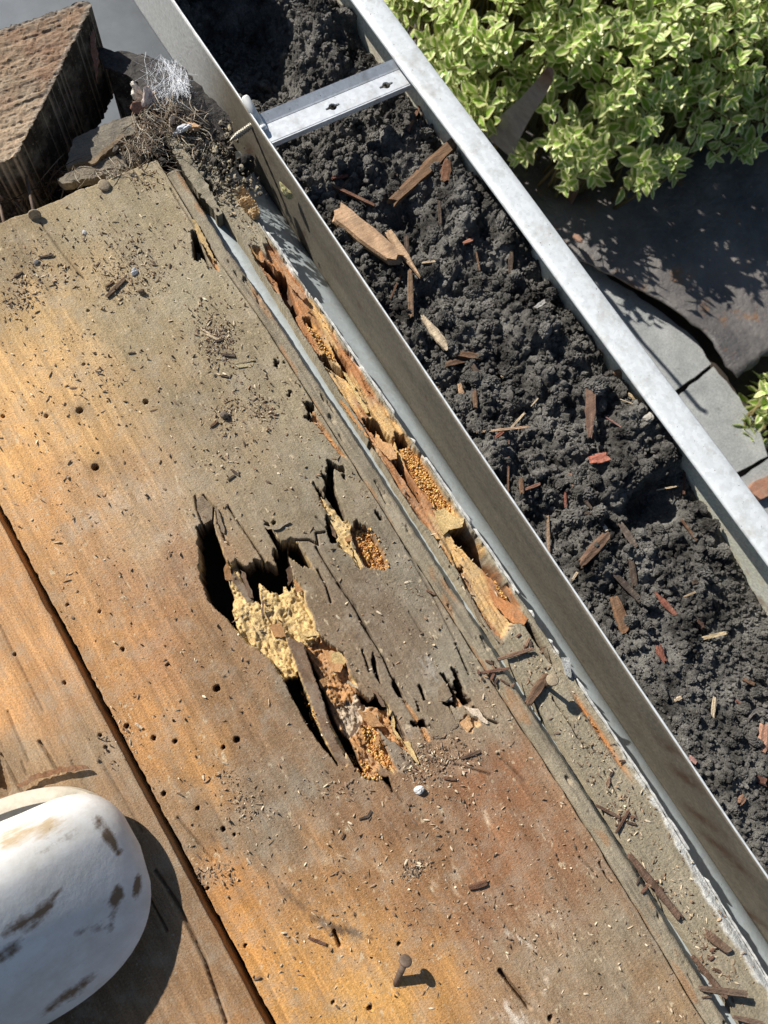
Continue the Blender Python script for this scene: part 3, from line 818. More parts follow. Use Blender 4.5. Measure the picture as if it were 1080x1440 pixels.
def fpit(pts, depth, colr, lump=0.001, jit=.6):
    global ZFz, CF
    pg = poly(pts, ZF)
    rows = np.where((yf >= pg[:, 1].min() - .008) & (yf <= pg[:, 1].max() + .008))[0]; s = slice(rows[0], rows[-1] + 1)
    d = sdf(pg, XF[s] + JXf[s] * jit, YF[s] + JYf[s] * jit)
    m = smooth(0, -.0005, d)
    zt = ZF - depth + lump * 2 * (fbm(XF[s] * 300, YF[s] * 200, 4, 520) - .5)
    ZFz[s] = np.where(m > 0, np.minimum(ZFz[s], ZFz[s] * (1 - m) + zt * m), ZFz[s])
    CF[s] = CF[s] * (1 - m[..., None]) + colr * (.7 + .6 * fbm(XF[s] * 700, YF[s] * 200, 3, 521))[..., None] * m[..., None]
FR_ = lin((214,160,92)) / KAL
for pts in ([cropE([(660,260),(700,290),(745,345),(820,420),(900,560),(990,700),(1060,790),(1075,850),(1000,880),(930,820),(860,700),(800,640),(750,590),(720,520),(680,420),(640,370),(625,300)])]):
    fpit(pts, .0062, FR_, .0012)
fpit(cropD([(545,600),(580,600),(690,770),(700,800),(650,760),(590,680)]), .004, FR_, .001)
for pts, d in [(cropD([(330,335),(380,350),(425,385),(470,410),(500,500),(530,570),(510,610),(460,540),(430,440),(370,380)]), .012),
            (cropD([(545,600),(580,605),(600,650),(575,640),(545,622)]), .012), (cropD([(595,748),(640,750),(680,800),(740,850),(745,880),(690,842),(620,795)]), .014),
            (cropD([(658,700),(690,740),(740,800),(770,880),(730,850),(680,760)]), .014), (cropD([(800,1035),(860,1040),(900,1085),(940,1130),(930,1160),(880,1140),(830,1085)]), .016),
            (cropE([(380,150),(420,135),(480,150),(530,215),(545,260),(600,280),(640,380),(600,350),(540,345),(480,280),(430,215)]), .018),
            (cropE([(590,340),(640,390),(680,470),(730,580),(800,690),(835,800),(800,770),(740,680),(690,600),(610,480),(640,470),(625,410)]), .018),
            (cropE([(440,340),(480,370),(515,430),(480,410),(440,370)]), .010), (cropE([(630,250),(700,280),(760,350),(690,345),(650,360),(622,300)]), .012),
            (cropC([(490,660),(555,640),(600,690),(640,760),(680,830),(700,860),(640,830),(580,770),(520,710)]), .016),
            (cropC([(650,790),(690,840),(740,920),(770,985),(730,950),(690,890),(650,830)]), .012), (cropC([(520,800),(545,795),(552,815),(530,822)]), .008),
            (cropC([(770,1010),(800,1020),(860,1110),(910,1190),(870,1160),(810,1080)]), .010),
            (cropC([(100,60),(112,80),(200,230),(190,225)]), .010)]:
    fpit(pts, d * 1.7, lin((84,56,38)) / KAL, .0012, .5)  # pit colour darkened to paint shade into the fascia holes
for pts, w in ((cropC([(480,690),(520,790),(600,950)]), 1.4), (cropF([(240,300),(330,440),(380,500)]), 1.4), (cropF([(420,560),(470,640)]), 1.0), (cropE([(720,740),(790,840),(900,1000),(1000,1150)]), 1.6)):
    d = line_dist(poly(pts, ZF), XF + JXf, YF); m = smooth(w / 2550, w / 7000, d)
    ZFz = ZFz * (1 - m) + (ZF - .005) * m; CF = CF * (1 - .4 * m[..., None])
# remains of white paint along the outer edge
band = 0.05 + 0.24 * smooth(1050, 1350, pyf)
pm = smooth(1 - band, 1 - band + .08, UF + .22 * (fbm(XF * 260, YF * 120, 4, 514) - .5)) * smooth(250, 330, pyf)
pm = pm * smooth(.36, .5, fbm(XF * 500, YF * 160, 4, 515) + .22 * smooth(1050, 1200, pyf))
CF = CF + (lin((232,232,226)) / KAL - CF) * (pm * .9)[..., None]
ZFz = ZFz + pm * 0.0006 - 0.0035 * smooth(.80, 1.0, UF) * smooth(1100, 1300, pyf)
orl = np.exp(-((UF - .82) / .05) ** 2) * smooth(960, 1000, pyf) * smooth(1110, 1060, pyf); CF = CF + (lin((214,140,70)) / KAL - CF) * (orl * .9)[..., None]; ZFz -= .002 * orl
fascia = empty('fascia_board', (0.129, 0.02, -0.078))
props(fascia, 'rotten fascia board with crumbling yellow core between the gap and the gutter', 'board')
grid_mesh('rotted_timber', XF, YF, ZFz, WOOD, np.clip(CF, .004, .9), -0.078, fascia)
def fascia_z(x, y):
    j = np.clip(((np.asarray(y) - yf[0]) / RF).astype(int), 0, len(yf) - 1)
    i = np.clip(((np.asarray(x) - xa[j]) / (xb[j] - xa[j]) * (nf - 1)).astype(int), 0, nf - 1)
    return ZFz[j, i]
pellets([(cropE([(690,350),(745,345),(820,420),(900,560),(990,700),(1060,790),(1060,850),(1000,880),(930,820),(860,700),(800,640),(750,540)]), 900),
         (cropD([(560,630),(600,650),(690,780),(660,770),(600,700)]), 160), (cropC([(650,790),(690,850),(760,975),(720,940),(680,880)]), 220)], fascia_z, 15, 'frass', fascia, FC)
# paint skin peeling on the outer face
yk = np.arange(-0.265, 0.27, 0.0012)
ztop = -0.0056 + 0.0010 * (fbm(yk * 200, yk * 0, 4, 530) - .5) * 2 - 0.008 * smooth(.62, .7, fbm(yk * 50, yk * 0, 3, 531)) - 0.004 * smooth(-.12, -.2, yk)
xk = frx(yk) + 0.0006 + 0.0007 * (fbm(yk * 120, yk * 0, 3, 532) - .5)
zl = np.array([0, .12, .3, .6, 1.0])
Vk = []; 
for side, off in ((0, 0.0), (1, 0.0005)):
    for q in zl:
        Vk.append(np.column_stack([xk + off + 0.0006 * (1 - q) ** 2, yk, ztop * (1 - q) + (-0.079) * q]))
Vk = np.array(Vk)
nk = len(yk); Qk = []
idk = np.arange(10 * nk).reshape(10, nk)
for a in range(4):
    for s_ in (0, 5):
        q = np.stack([idk[s_ + a, :-1], idk[s_ + a, 1:], idk[s_ + a + 1, 1:], idk[s_ + a + 1, :-1]], -1); Qk.append(q if s_ == 5 else q[:, ::-1])
Qk.append(np.stack([idk[0, :-1], idk[0, 1:], idk[5, 1:], idk[5, :-1]], -1))
PAINT = mat_plain('old_white_paint', (0.50, 0.50, 0.48), 0.8, 0.5, 420, 0.0004)
mesh_obj('paint_skin', Vk.reshape(-1, 3), [np.concatenate(Qk)], PAINT, fascia)
FF = [(cropC([(640,880),(690,925),(740,950),(790,998),(775,1022),(735,1015),(700,985),(660,940)]), ZF + .0003, (.05, .01), lin((206,142,92)) / KAL),
      (cropC([(430,590),(470,580),(500,610),(545,620),(540,650),(490,660),(470,680),(450,640)]), ZF - .0005, (.2, .1), YELLOW),
      (cropD([(715,840),(735,850),(830,1020),(815,1020)]), ZF - .001, (.1, 0), YELLOW), (cropE([(480,250),(530,330),(600,350),(640,460),(590,470),(520,400),(470,320)]), ZF + .0002, (.1, 0), lin((222,172,120)) / KAL),
      (cropE([(200,0),(250,50),(330,170),(430,300),(400,290),(300,160),(215,40)]), ZF + .0002, (.1, 0), lin((205,150,95)) / KAL),
      (cropF([(270,160),(300,160),(310,230),(290,220)]), ZF + .004, (.2, .3), lin((205,205,200)) / KAL), (cropD([(450,380),(480,420),(560,520),(545,530),(480,460)]), ZF + .0002, (.1, .0), lin((196,150,110)) / KAL),
      (cropC([(540,870),(640,1030),(700,1090),(690,1100),(600,1000)]), ZF + .0004, (0, .02), GREYW)]
for k, (pts, z, t, c) in enumerate(FF):
    flake(pts, z, t, .0009, c, fascia, 'splinter', 600 + k)
# torn cross grain patch, a fan of short fibres
tp = cropD([(230,40),(270,30),(310,70),(355,140),(355,175),(330,185),(290,150),(255,95)])
def tz(x, y): return ZF + .0012 + .0009 * np.sin(y * 3600) + .0005 * vnoise(x * 900, y * 900, 3)
slab('torn_fibre_patch', poly(tp, ZF), tz, .003, RAW, lambda x, y: lin((198,170,130)) / KAL * (.6 + .7 * vnoise(x * 300, y * 1800, 8))[:, None], fascia, res=.0008, seed=3)

# ================================================================== SOFFIT
SOFF = mat_plain('grey_blue_paint', (0.155, 0.170, 0.190), 0.6, 0.15, 60, 0.0003)
soff = mesh_obj('soffit', *join([box(-0.45, 0.215, -0.6, 0.95, -0.10, -0.080)]), SOFF); props(soff, kind='structure')
up = empty('shade_plate', (0.19, 0.6, 0.0))  # out of view, added only to shade the gutter's far end
props(up, 'unseen plate added to shade the far end of the gutter', 'shade plate')
mesh_obj('shade_plate_sheet', *join([box(0.158, 0.226, 0.49, 0.74, 0.0015, 0.016)]), mat_plain('dull_steel', (0.4, 0.42, 0.43), .6, .2, 90), up)

FLASH = mat_galv('flashing_steel', (0.42, 0.47, 0.49), 0.5, 0.1)
def strip(name, pts2, label, y0=-.5, y1=.42, seed=3, mat=None, th=.0012):
    yy = np.arange(y0, y1, .006); pr = [(a, b) for a, b in pts2] + [(a, b - th) for a, b in pts2[::-1]]; k = len(pr)
    V = np.array([[(a, y, b + .0012 * (vnoise(np.array(y * 25.), np.array(a * 90.), seed) - .5)) for a, b in pr] for y in yy]); i_ = np.arange(len(yy) * k).reshape(len(yy), k)
    q = np.stack([i_[:-1], i_[1:], np.roll(i_, -1, 1)[1:], np.roll(i_, -1, 1)[:-1]], -1).reshape(-1, 4)
    o = mesh_obj(name, V.reshape(-1, 3), [q], mat or FLASH); props(o, label, 'flashing'); return o
strip('drip_flashing', [(.1000, -.0175), (.1060, -.0150), (.1135, -.0148), (.1205, -.0152)], 'pale blue steel flashing seen down the narrow gap beside the edge batten', y1=.30)
strip('back_flashing', [(.1440, -.040), (.1500, -.0425), (.1580, -.0465), (.1650, -.0505)], 'pale blue steel flashing between the rotten fascia and the gutter back', seed=9, y1=.36)

# ================================================================== GUTTER
gut = empty('gutter', (0.228, 0.05, -0.062))
props(gut, 'long galvanised box gutter full of dark soil beside the rotten boards', 'gutter')
Y1, Y2 = -0.42, 0.75
# back panel, facing the deck
yg = np.arange(Y1, Y2, 0.0022); zg = np.linspace(-0.062, 0.0, 30)
YG, ZG = np.meshgrid(yg, zg)
XG = 0.1655 + 0.0008 * (fbm(YG * 14, ZG * 30, 3, 700) - .5) 
gr = fbm(YG * 40, ZG * 160, 5, 701)
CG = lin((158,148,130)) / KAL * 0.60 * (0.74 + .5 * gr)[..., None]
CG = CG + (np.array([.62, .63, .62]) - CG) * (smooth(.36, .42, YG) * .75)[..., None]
# dried leaf-litter stains, running down
for px, py, l, w, am in ((350,215,.03,.0026,.85),(360,265,.028,.002,.9),(400,265,.02,.0022,.9),(425,330,.016,.0015,.8),(430,345,.01,.002,.6),(505,430,.005,.002,.7),(600,560,.004,.001,.7),(940,1050,.02,.0025,.8),(965,1095,.03,.003,.9),(985,1150,.03,.003,.9),(1010,1190,.03,.0026,.9),(1040,1220,.02,.002,.8),(1060,1290,.03,.0025,.8),(820,930,.006,.001,.6),(870,1000,.006,.0012,.6),(330,190,.02,.002,.6)):
    c = on_x(px, py, .1655)
    u = (YG - c[1]) + (ZG - c[2]) * 0.55
    v = ((YG - c[1]) * .5 - (ZG - c[2]))
    m = np.exp(-(u / (w * (1.2 + .8 * vnoise(YG * 300, ZG * 300, 5)))) ** 2 - (v / (l * .5)) ** 2) * am
    m = m * smooth(.3, .55, fbm(YG * 500, ZG * 200, 3, 702) + .2)
    CG = CG + (lin((92,66,48)) / KAL - CG) * m[..., None]
dk = smooth(.66, .74, fbm(YG * 180, ZG * 300, 4, 703)); CG = CG * (1 - .15 * dk)[..., None]
iG = np.arange(YG.size).reshape(YG.shape)
q = np.stack([iG[:-1, :-1], iG[1:, :-1], iG[1:, 1:], iG[:-1, 1:]], -1).reshape(-1, 4)
V1 = np.stack([XG, YG, ZG], -1).reshape(-1, 3); V2 = V1 + np.array([0.0009, 0, 0]); n1 = len(V1)
def rim_faces(i): return [np.stack([i[:-1], i[1:], i[1:] + n1, i[:-1] + n1], -1)]
qq = [q, q[:, ::-1] + n1] + rim_faces(iG[0, :]) + [f[:, ::-1] for f in rim_faces(iG[-1, :])]
GRIME = mat_plain('grimy_steel', (0, 0, 0), 0.62, 0.30, 520, 0.00025, 0.1, 0.4, use_attr=True)
mesh_obj('back_panel', np.concatenate([V1, V2]), [np.concatenate(qq)], GRIME, gut, np.concatenate([CG.reshape(-1, 3)] * 2))
# bright folded hem along the top of the back panel
yh = np.arange(Y1, Y2, 0.0022)
hp = np.column_stack([0.1663 + 0.0008 * (fbm(yh * 14, yh * 0, 3, 700) - .5) , yh, 0.0004 + 0.0003 * (fbm(yh * 60, yh * 0, 3, 706) - .5)])
mesh_obj('hem', *join([tube(hp, 0.0005 + 0.0002 * vnoise(yh * 180, yh * 0, 707), 6)]), GALV, gut)
mesh_obj('base_panel', *join([box(0.1675, 0.2840, Y1, Y2, -0.064, -0.0625)]), GALV, gut)
yw = np.arange(Y1, Y2, 0.003); zw = np.linspace(-0.0622, -0.0015, 24)
YW, ZW = np.meshgrid(yw, zw)
XW = 0.2842 + 0.0010 * (fbm(YW * 20, ZW * 40, 3, 710) - .5)
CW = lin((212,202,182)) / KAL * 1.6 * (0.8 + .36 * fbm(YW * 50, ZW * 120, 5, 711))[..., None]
ms = smooth(.56, .7, fbm(YW * 110, ZW * 160, 4, 712)) * smooth(-.02, -.05, ZW); CW = CW + (lin((120,98,72)) / KAL - CW) * (.6 * ms)[..., None]
iW = np.arange(YW.size).reshape(YW.shape)
q = np.stack([iW[:-1, :-1], iW[1:, :-1], iW[1:, 1:], iW[:-1, 1:]], -1).reshape(-1, 4)
V1 = np.stack([XW, YW, ZW], -1).reshape(-1, 3); n1 = len(V1)
mesh_obj('front_panel', np.concatenate([V1, V1 + [0.0011, 0, 0]]), [np.concatenate([q, q[:, ::-1] + n1])], GRIME, gut, np.clip(np.concatenate([CW.reshape(-1, 3)] * 2), 0, .8))
# rim: folded flange with rolled edges
yr = np.arange(Y1, Y2, 0.005)
prof = [(0.2748, -0.0030), (0.2738, -0.0026), (0.2733, -0.0016), (0.2735, -0.0006), (0.2742, 0.0001), (0.2790, 0.0004), (0.2880, 0.0005), (0.2922, 0.0002), (0.2932, -0.0006), (0.2935, -0.0020), (0.2930, -0.0080), (0.2919, -0.0080), (0.2922, -0.0018), (0.2915, -0.0009), (0.2760, -0.0010), (0.2750, -0.0014)]
npf = len(prof)
Vr = np.array([[(x + 0.0007 * (vnoise(np.array(y * 9.0), np.array(1.0), 720) - .5), y, z + 0.0006 * (vnoise(np.array(y * 12.0), np.array(2.0), 721) - .5)) for x, z in prof] for y in yr])
ir = np.arange(len(yr) * npf).reshape(len(yr), npf)
q = np.stack([ir[:-1, :], ir[1:, :], np.roll(ir, -1, 1)[1:, :], np.roll(ir, -1, 1)[:-1, :]], -1).reshape(-1, 4)
rim = mesh_obj('rim', Vr.reshape(-1, 3), [q[:, ::-1]], GALV, gut)
rim['label'] = 'bright pale galvanised rim of the gutter'
# brace across the gutter: flat with key slots and an upstanding flange
def slot(cx, cy):
    pts = []
    for k in range(16):
        a = 2 * math.pi * k / 16
        x, y = 0.0027 * math.cos(a), 0.0027 * math.sin(a)
        if abs(y) < 0.0006: x = math.copysign(0.0052, x)
        pts.append((cx + x, cy + y))
    # square the slot ends
    out = []
    for x, y in pts:
        if abs(abs(x - cx) - 0.0052) < 1e-6: out += [(x, y - 0.0007), (x, y + 0.0007)] if x > cx else [(x, y + 0.0007), (x, y - 0.0007)]
        else: out.append((x, y))
    return out
bx0, bx1, by0, by1, bz = 0.1690, 0.2832, 0.3205, 0.3335, -0.0062
outer = [(bx0, by0), (bx1, by0), (bx1, by1), (bx0, by1)]
holes = [slot(0.2190, 0.3268), (slot(0.2600, 0.3262))]
pts2, ed = [], []
for pl in [outer] + holes:
    o0 = len(pts2); pts2 += pl; ed += [(o0 + i, o0 + (i + 1) % len(pl)) for i in range(len(pl))]
vs, es, fs, *_ = delaunay_2d_cdt([Vector(p) for p in pts2], ed, [], 1, 1e-9)
xy = np.array([tuple(v) for v in vs])
tr = []
for f in fs:
    c = xy[list(f)].mean(0)
    if all(sdf(np.array(h), c[0:1], c[1:2])[0] > 0 for h in holes): tr.append(tuple(f))
tr = np.array(tr, np.int32); n = len(xy)
cnt = {(f[i], f[(i + 1) % 3]) for f in tr for i in range(3)}
be = np.array([(a, b) for a, b in cnt if (b, a) not in cnt], np.int32)
Vb = np.concatenate([np.column_stack([xy, np.full(n, bz)]), np.column_stack([xy, np.full(n, bz - .0011)])])
brace = mesh_obj('brace', Vb, [np.stack([be[:, 1], be[:, 0], be[:, 0] + n, be[:, 1] + n], -1), tr, tr[:, ::-1] + n], GALVB, gut, smooth_sh=False)
brace['label'] = 'galvanised channel brace across the gutter with two key shaped holes'
fp = [(by1 + .0003, bz - .0012), (by1 + .0014, bz - .0010), (by1 + .0020, bz - .0004), (by1 + .0068, bz + .0026), (by1 + .0064, bz + .0034), (by1 + .0012, bz + .0006), (by1 + .0002, bz + .0002)]
Vf = np.array([[(x, y, z) for y, z in fp] for x in (bx0 + .002, bx1 - .001)]).reshape(-1, 3); k = len(fp)
Qf = np.array([(i, (i + 1) % k, k + (i + 1) % k, k + i) for i in range(k)])
capf = [np.array([[0, 6, 5, 4, 3, 2, 1]]), np.array([[7, 8, 9, 10, 11, 12, 13]])]
mesh_obj('flange', Vf, [Qf] + capf, GALVB, brace, smooth_sh=False)
mesh_obj('front_return', *join([box(bx0 + .001, bx1 - .001, by0 - .0011, by0 - .0001, bz - .0042, bz - .0002)]), GALVB, brace, smooth_sh=False)
# white spacer sleeve and the screw through the back panel
WHITEP = mat_plain('white_plastic', (0.72, 0.72, 0.70), .45, .12, 300, .0001)
a = P(344, 136, 0.004); b = P(367, 178, -0.004)
d = (b - a) / np.linalg.norm(b - a)
mesh_obj('sleeve', *join([tube([a - d * .0002, a + d * .0006, a + d * .001, b], [.0018, .0024, .0026, .0026], 16)]), WHITEP, gut)
mesh_obj('sleeve_collar', *join([tube([b, b + d * .0028], .0031, 14)]), GALVB, gut)
sb = on_x(353, 177, 0.1655); tip = P(323, 198, sb[2] + .002)
ax = tip - sb; L = np.linalg.norm(ax); ax /= L
u = np.cross(ax, [0, 0, 1]); u /= np.linalg.norm(u); w = np.cross(ax, u)
nt_, na = 84, 12
Vs = []
for i in range(nt_):
    s_ = i / (nt_ - 1)
    for j in range(na):
        an = 2 * math.pi * j / na
        ph = (s_ * L / 0.00165 - j / na) % 1.0
        taper = min(1.0, (1 - s_) / .28) ** .8
        r_ = (0.00135 + 0.00085 * max(0, 1 - abs(ph - .5) * 4.2)) * taper + .00004
        Vs.append(sb - ax * .001 + ax * (L + .001) * s_ + r_ * (math.cos(an) * u + math.sin(an) * w))
Qs = [(i * na + j, i * na + (j + 1) % na, (i + 1) * na + (j + 1) % na, (i + 1) * na + j) for i in range(nt_ - 1) for j in range(na)]
mesh_obj('screw', np.array(Vs), [np.array(Qs)], mat_plain('zinc_screw', (0.42, 0.39, 0.32), .4, .3, 500, .0001, .7), gut)

# ================================================================== SOIL IN THE GUTTER
RSO = 0.0009
yso = np.arange(-0.36, 0.60, RSO); xso = np.arange(0.1672, 0.2836, RSO)
XO, YO = np.meshgrid(xso, yso)
zo = -0.036 + 0.012 * (fbm(XO * 28, YO * 28, 3, 800) - .5) + 0.010 * smooth(.20, .27, XO) * smooth(-.02, .06, YO) - 0.012 * smooth(-.02, -.12, YO) * smooth(.22, .28, XO)
zo += 0.014 * smooth(0.0, -.14, YO) * smooth(.24, .18, XO) - 0.010 * smooth(.24, .34, YO)
for px, py, r, h in ((450,40,.016,.020),(470,90,.011,.010),(500,20,.012,.016),(515,235,.012,.010),(540,190,.012,.008),(640,290,.013,.014),(655,330,.010,.012),(700,300,.014,.010),(710,350,.013,.010),(735,470,.011,.010),
                     (760,480,.009,.009),(890,600,.014,.014),(870,660,.013,.014),(930,640,.012,.012),(860,690,.01,.012),(690,560,.012,.008),(690,610,.01,.007),(760,540,.01,.006),(820,560,.01,.006),
                     (740,700,.011,.010),(700,640,.01,.008),(830,790,.012,.007),(900,780,.010,.006),(1000,830,.012,.008),(960,880,.01,.006),(800,630,.01,.006),(990,790,.01,.010),
                     (350,40,.022,-.030),(370,90,.02,-.026),(330,20,.03,-.020),(585,335,.012,-.016),(560,300,.01,-.012),(930,700,.012,-.016),(900,715,.01,-.012),(620,215,.008,-.012),(650,400,.01,-.006),(600,420,.01,-.008),(680,330,.006,-.008)):
    c = P(px, py, -.03); g = np.exp(-(((XO - c[0]) ** 2 + (YO - c[1]) ** 2) / r ** 2) ** 1.3); zo = zo + h * g
cr = 0
for k, (s_, a_) in enumerate(((70, .0075), (150, .0042), (330, .0024), (700, .0012))):
    wxx = XO * s_ + 1.2 * vnoise(XO * s_ * .5, YO * s_ * .5, 810 + k); wyy = YO * s_ + 1.2 * vnoise(XO * s_ * .5, YO * s_ * .5, 820 + k)
    cr = cr + a_ * (0.55 - worley(wxx, wyy, 830 + k))
coarse = 0.45 + 0.65 * smooth(-.10, .02, YO)
zo = zo + cr * coarse
lim = np.interp(YO, [-.3, -.2, -.093, -.056, -.011, .017, .05, .09], [-.056, -.053, -.048, -.040, -.031, -.021, -.012, -.004])
nearw = smooth(.235, .268, XO)
zo = zo * (1 - nearw) + np.minimum(zo, lim + .25 * cr) * nearw
zo = np.clip(zo, -0.0615, -0.0045)
zo = zo - 0.0
soil_col = np.ones(XO.shape + (3,))
soil = grid_mesh('gutter_soil', XO, YO, zo, SOIL, soil_col, -0.0622)
props(soil, 'dark crumbly soil filling the galvanised gutter', 'soil', kind='stuff')
def soil_z(x, y):
    j = np.clip(((np.asarray(y) - yso[0]) / RSO).astype(int), 0, len(yso) - 1); i = np.clip(((np.asarray(x) - xso[0]) / RSO).astype(int), 0, len(xso) - 1)
    return zo[j, i]
r = np.random.default_rng(91)
def crumbs(n, smin, smax, seed, sub, rough, name, label, y0=-.26, y1=.50, pw=2.2):
    r = np.random.default_rng(seed)
    x = r.uniform(.168, .2832, n); y = r.uniform(y0, y1, n)
    s = smin + (smax - smin) * r.uniform(0, 1, n) ** pw
    s = np.where(y < -.06, np.minimum(s, smin + (smax - smin) * .35), s)
    x = np.clip(x, .1672 + s * 1.2, .2834 - s * 1.2)
    z = soil_z(x, y) + s * r.uniform(.0, .7, n)
    z = np.minimum(z, -.004 - s)
    st = r.uniform(.65, 1.25, (n, 3))
    V, T, own = blobs(np.column_stack([x, y, z]), s, st, rough, seed, sub, 14)
    o = mesh_obj(name, V, [T], SOIL, soil, smooth_sh=False); o['kind'] = 'stuff'
    return o
crumbs(380, .0022, .0062, 92, 4, .24, 'soil_clods', '')
crumbs(5200, .0009, .0030, 93, 2, .26, 'soil_crumbs', '')
crumbs(24000, .00035, .0014, 94, 1, .28, 'soil_grains', '')

# ================================================================== WOOD CHIPS AND TWIGS LYING IN THE GUTTER
def stick_mesh(name, a, b, width, th, colr, mat, seed, taper=(0.6, 0.75), ends=0.25, bend=0.0, parent=None, n=9):
    """split piece of wood: irregular four to six sided section, splintered ends"""
    r = np.random.default_rng(seed)
    a = np.asarray(a, float); b = np.asarray(b, float)
    ax = b - a; L = np.linalg.norm(ax); ax /= L
    up_ = np.array([0, 0, 1.0]); side = np.cross(up_, ax); side /= np.linalg.norm(side); up2 = np.cross(ax, side)
    prof = np.array([(-1, -.7), (-.75, -1), (.1, -.9), (.85, -1), (1, -.3), (.9, .7), (.35, 1), (-.3, .82), (-.9, .95), (-1.05, .2)])
    prof = prof * (1 + r.normal(0, .08, prof.shape)); k = len(prof)
    V = []; C = []
    offs = r.uniform(-1, 1, k) * ends * width * 1.2
    for i in range(n):
        s = i / (n - 1)
        wsc = np.interp(s, [0, .5, 1], [taper[0], 1.0, taper[1]]) * (1 + r.normal(0, .05))
        c = a + ax * L * s + side * bend * math.sin(math.pi * s) + up2 * 0.12 * bend * math.sin(math.pi * s)
        for j in range(k):
            e = offs[j] * (1 if i == n - 1 else (-1 if i == 0 else 0)) + (r.normal(0, .04) * width if 0 < i < n - 1 else 0)
            V.append(c + side * prof[j, 0] * width / 2 * wsc + up2 * prof[j, 1] * th / 2 * (0.75 + .25 * wsc) + ax * e)
            C.append(np.asarray(colr) * r.uniform(.72, 1.25))
    V = np.array(V)
    Q = [(i * k + j, i * k + (j + 1) % k, (i + 1) * k + (j + 1) % k, (i + 1) * k + j) for i in range(n - 1) for j in range(k)]
    c0, c1 = len(V), len(V) + 1
    V = np.concatenate([V, [V[:k].mean(0) + ax * width * .15, V[-k:].mean(0) - ax * width * .15]])
    C = np.array(C + [np.asarray(colr) * 1.1] * 2)
    T = [(c0, (j + 1) % k, j) for j in range(k)] + [(c1, (n - 1) * k + j, (n - 1) * k + (j + 1) % k) for j in range(k)]
    return mesh_obj(name, V, [np.array(Q), np.array(T)], mat, parent, np.clip(C, .003, .9), smooth_sh=False)

def CK(c):
    c = lin(c) / KAL; return c * .74 + c.mean() * .26
def chip(name, pa, pb, wpx, colr, label, cat='wood chip', group=None, lift=0.0, thf=.55, seed=0, zf=soil_z, tilt=0.0, bend=0.0, taper=(.7, .8), minth=.0007):
    z = -.025
    for _ in range(3):
        A = P(*pa, z); B = P(*pb, z)
        m = A[:2][None] + (B - A)[:2][None] * np.linspace(0, 1, 7)[:, None]
        if zf is soil_z: m[:, 0] = np.clip(m[:, 0], .169, .283)
        zz = zf(m[:, 0], m[:, 1]); z = float(np.percentile(zz, 70))
    w = wpx / F * (CAMH - z); th = max(minth, w * thf)
    z = z + th * .3 + lift
    A = P(*pa, z - tilt / 2); B = P(*pb, z + tilt / 2)
    o = stick_mesh(name, A, B, w, th, CK(colr), CHIP, seed, bend=bend, taper=taper)
    props(o, label, cat, group)
    return o
def g(a): return (420 + a[0] / 2.4545, 120 + a[1] / 2.4545)
def h(a): return (640 + a[0] / 2.4545, 440 + a[1] / 2.4545)
BR = (128, 92, 62); TAN = (205, 160, 112); PALE = (214, 186, 146); DK = (92, 74, 60); RED = (150, 84, 60)
GS = 'small wood splinters on the gutter soil'
LMK = [((600,240),'long split chip by the rim'),((515,340),'thick tan block of wood'),((575,420),'straight splinter below the tan block'),((610,465),'pale frayed splinter'),((470,260),'thin twig above the tan block'),((650,510),'flat curled bark piece'),((570,160),'end of the steel brace'),
       ((830,580),'paddle shaped bark piece'),((843,645),'orange red bark flake'),((700,605),'long thin pale twig'),((715,660),'straight thin dark twig'),((770,752),'short tan twig'),((835,775),'ridged bark piece'),((885,755),'grey brown flat chip'),((880,830),'crossed dark chips'),((872,865),'broad bark chip'),
       ((935,850),'reddish bark flake'),((1000,895),'long straw coloured splinter'),((1074,1038),'stubby pinkish chip'),((870,528),'brown pebble under the rim'),((910,588),'pale grey pebble under the rim'),((965,650),'corner where the front panel meets soil'),((800,440),'shadow under the rim'),((930,940),'fine soil by the gutter back'),((1000,1010),'fine soil near the bent twig')]
_used = {}
def near_label(p, c):
    l = min(LMK, key=lambda q: (q[0][0] - p[0]) ** 2 + (q[0][1] - p[1]) ** 2)[1]
    w = 'reddish' if c[0] > 1.55 * c[1] else ('pale' if sum(c) > 420 else ('dark' if sum(c) < 250 else 'brown'))
    return 'small %s splinter on soil beside the %s' % (w, l)
GLBL = 'small brown wood splinter lying on the dark gutter soil'
PLBL = 'small pale wood splinter lying on the dark gutter soil'
chip('wood_chip', g((325,402)), g((545,190)), 23, (136,100,66), 'long brown split chip leaning on soil against the pale gutter rim', lift=.004, seed=1, tilt=.008)
chip('wood_chip', g((135,440)), g((335,600)), 33, TAN, 'thick pale tan block of split wood on soil beside the gutter back', lift=.006, seed=2, thf=.5, taper=(.95,.8), tilt=.004)
chip('wood_splinter', g((310,505)), g((418,660)), 12, (214,170,120), 'sharp pale splinter crossing the end of the thick tan block', 'splinter', lift=.009, seed=3, taper=(1,.12))
chip('wood_splinter', g((384,640)), g((387,800)), 10, (140,108,76), 'straight brown splinter below the thick tan block of wood', 'splinter', lift=.001, seed=4)
chip('wood_splinter', g((428,800)), g((512,908)), 16, (222,196,156), 'pale frayed splinter with brown edge on dark soil near the gutter back', 'splinter', lift=.002, seed=5, taper=(.35,.8))
chip('twig', g((115,345)), g((262,415)), 7, (130,86,58), 'thin reddish brown twig above the thick tan block', 'twig', lift=.003, seed=6)
chip('wood_chip', g((512,262)), g((505,332)), 17, (134,88,56), 'short brown stub of wood under the long split chip', lift=.002, seed=7)
chip('bark_piece', g((505,965)), g((625,930)), 13, (112,82,58), 'flat curled brown bark piece on the soil by the gutter back', 'bark', lift=.001, seed=8, thf=.25)
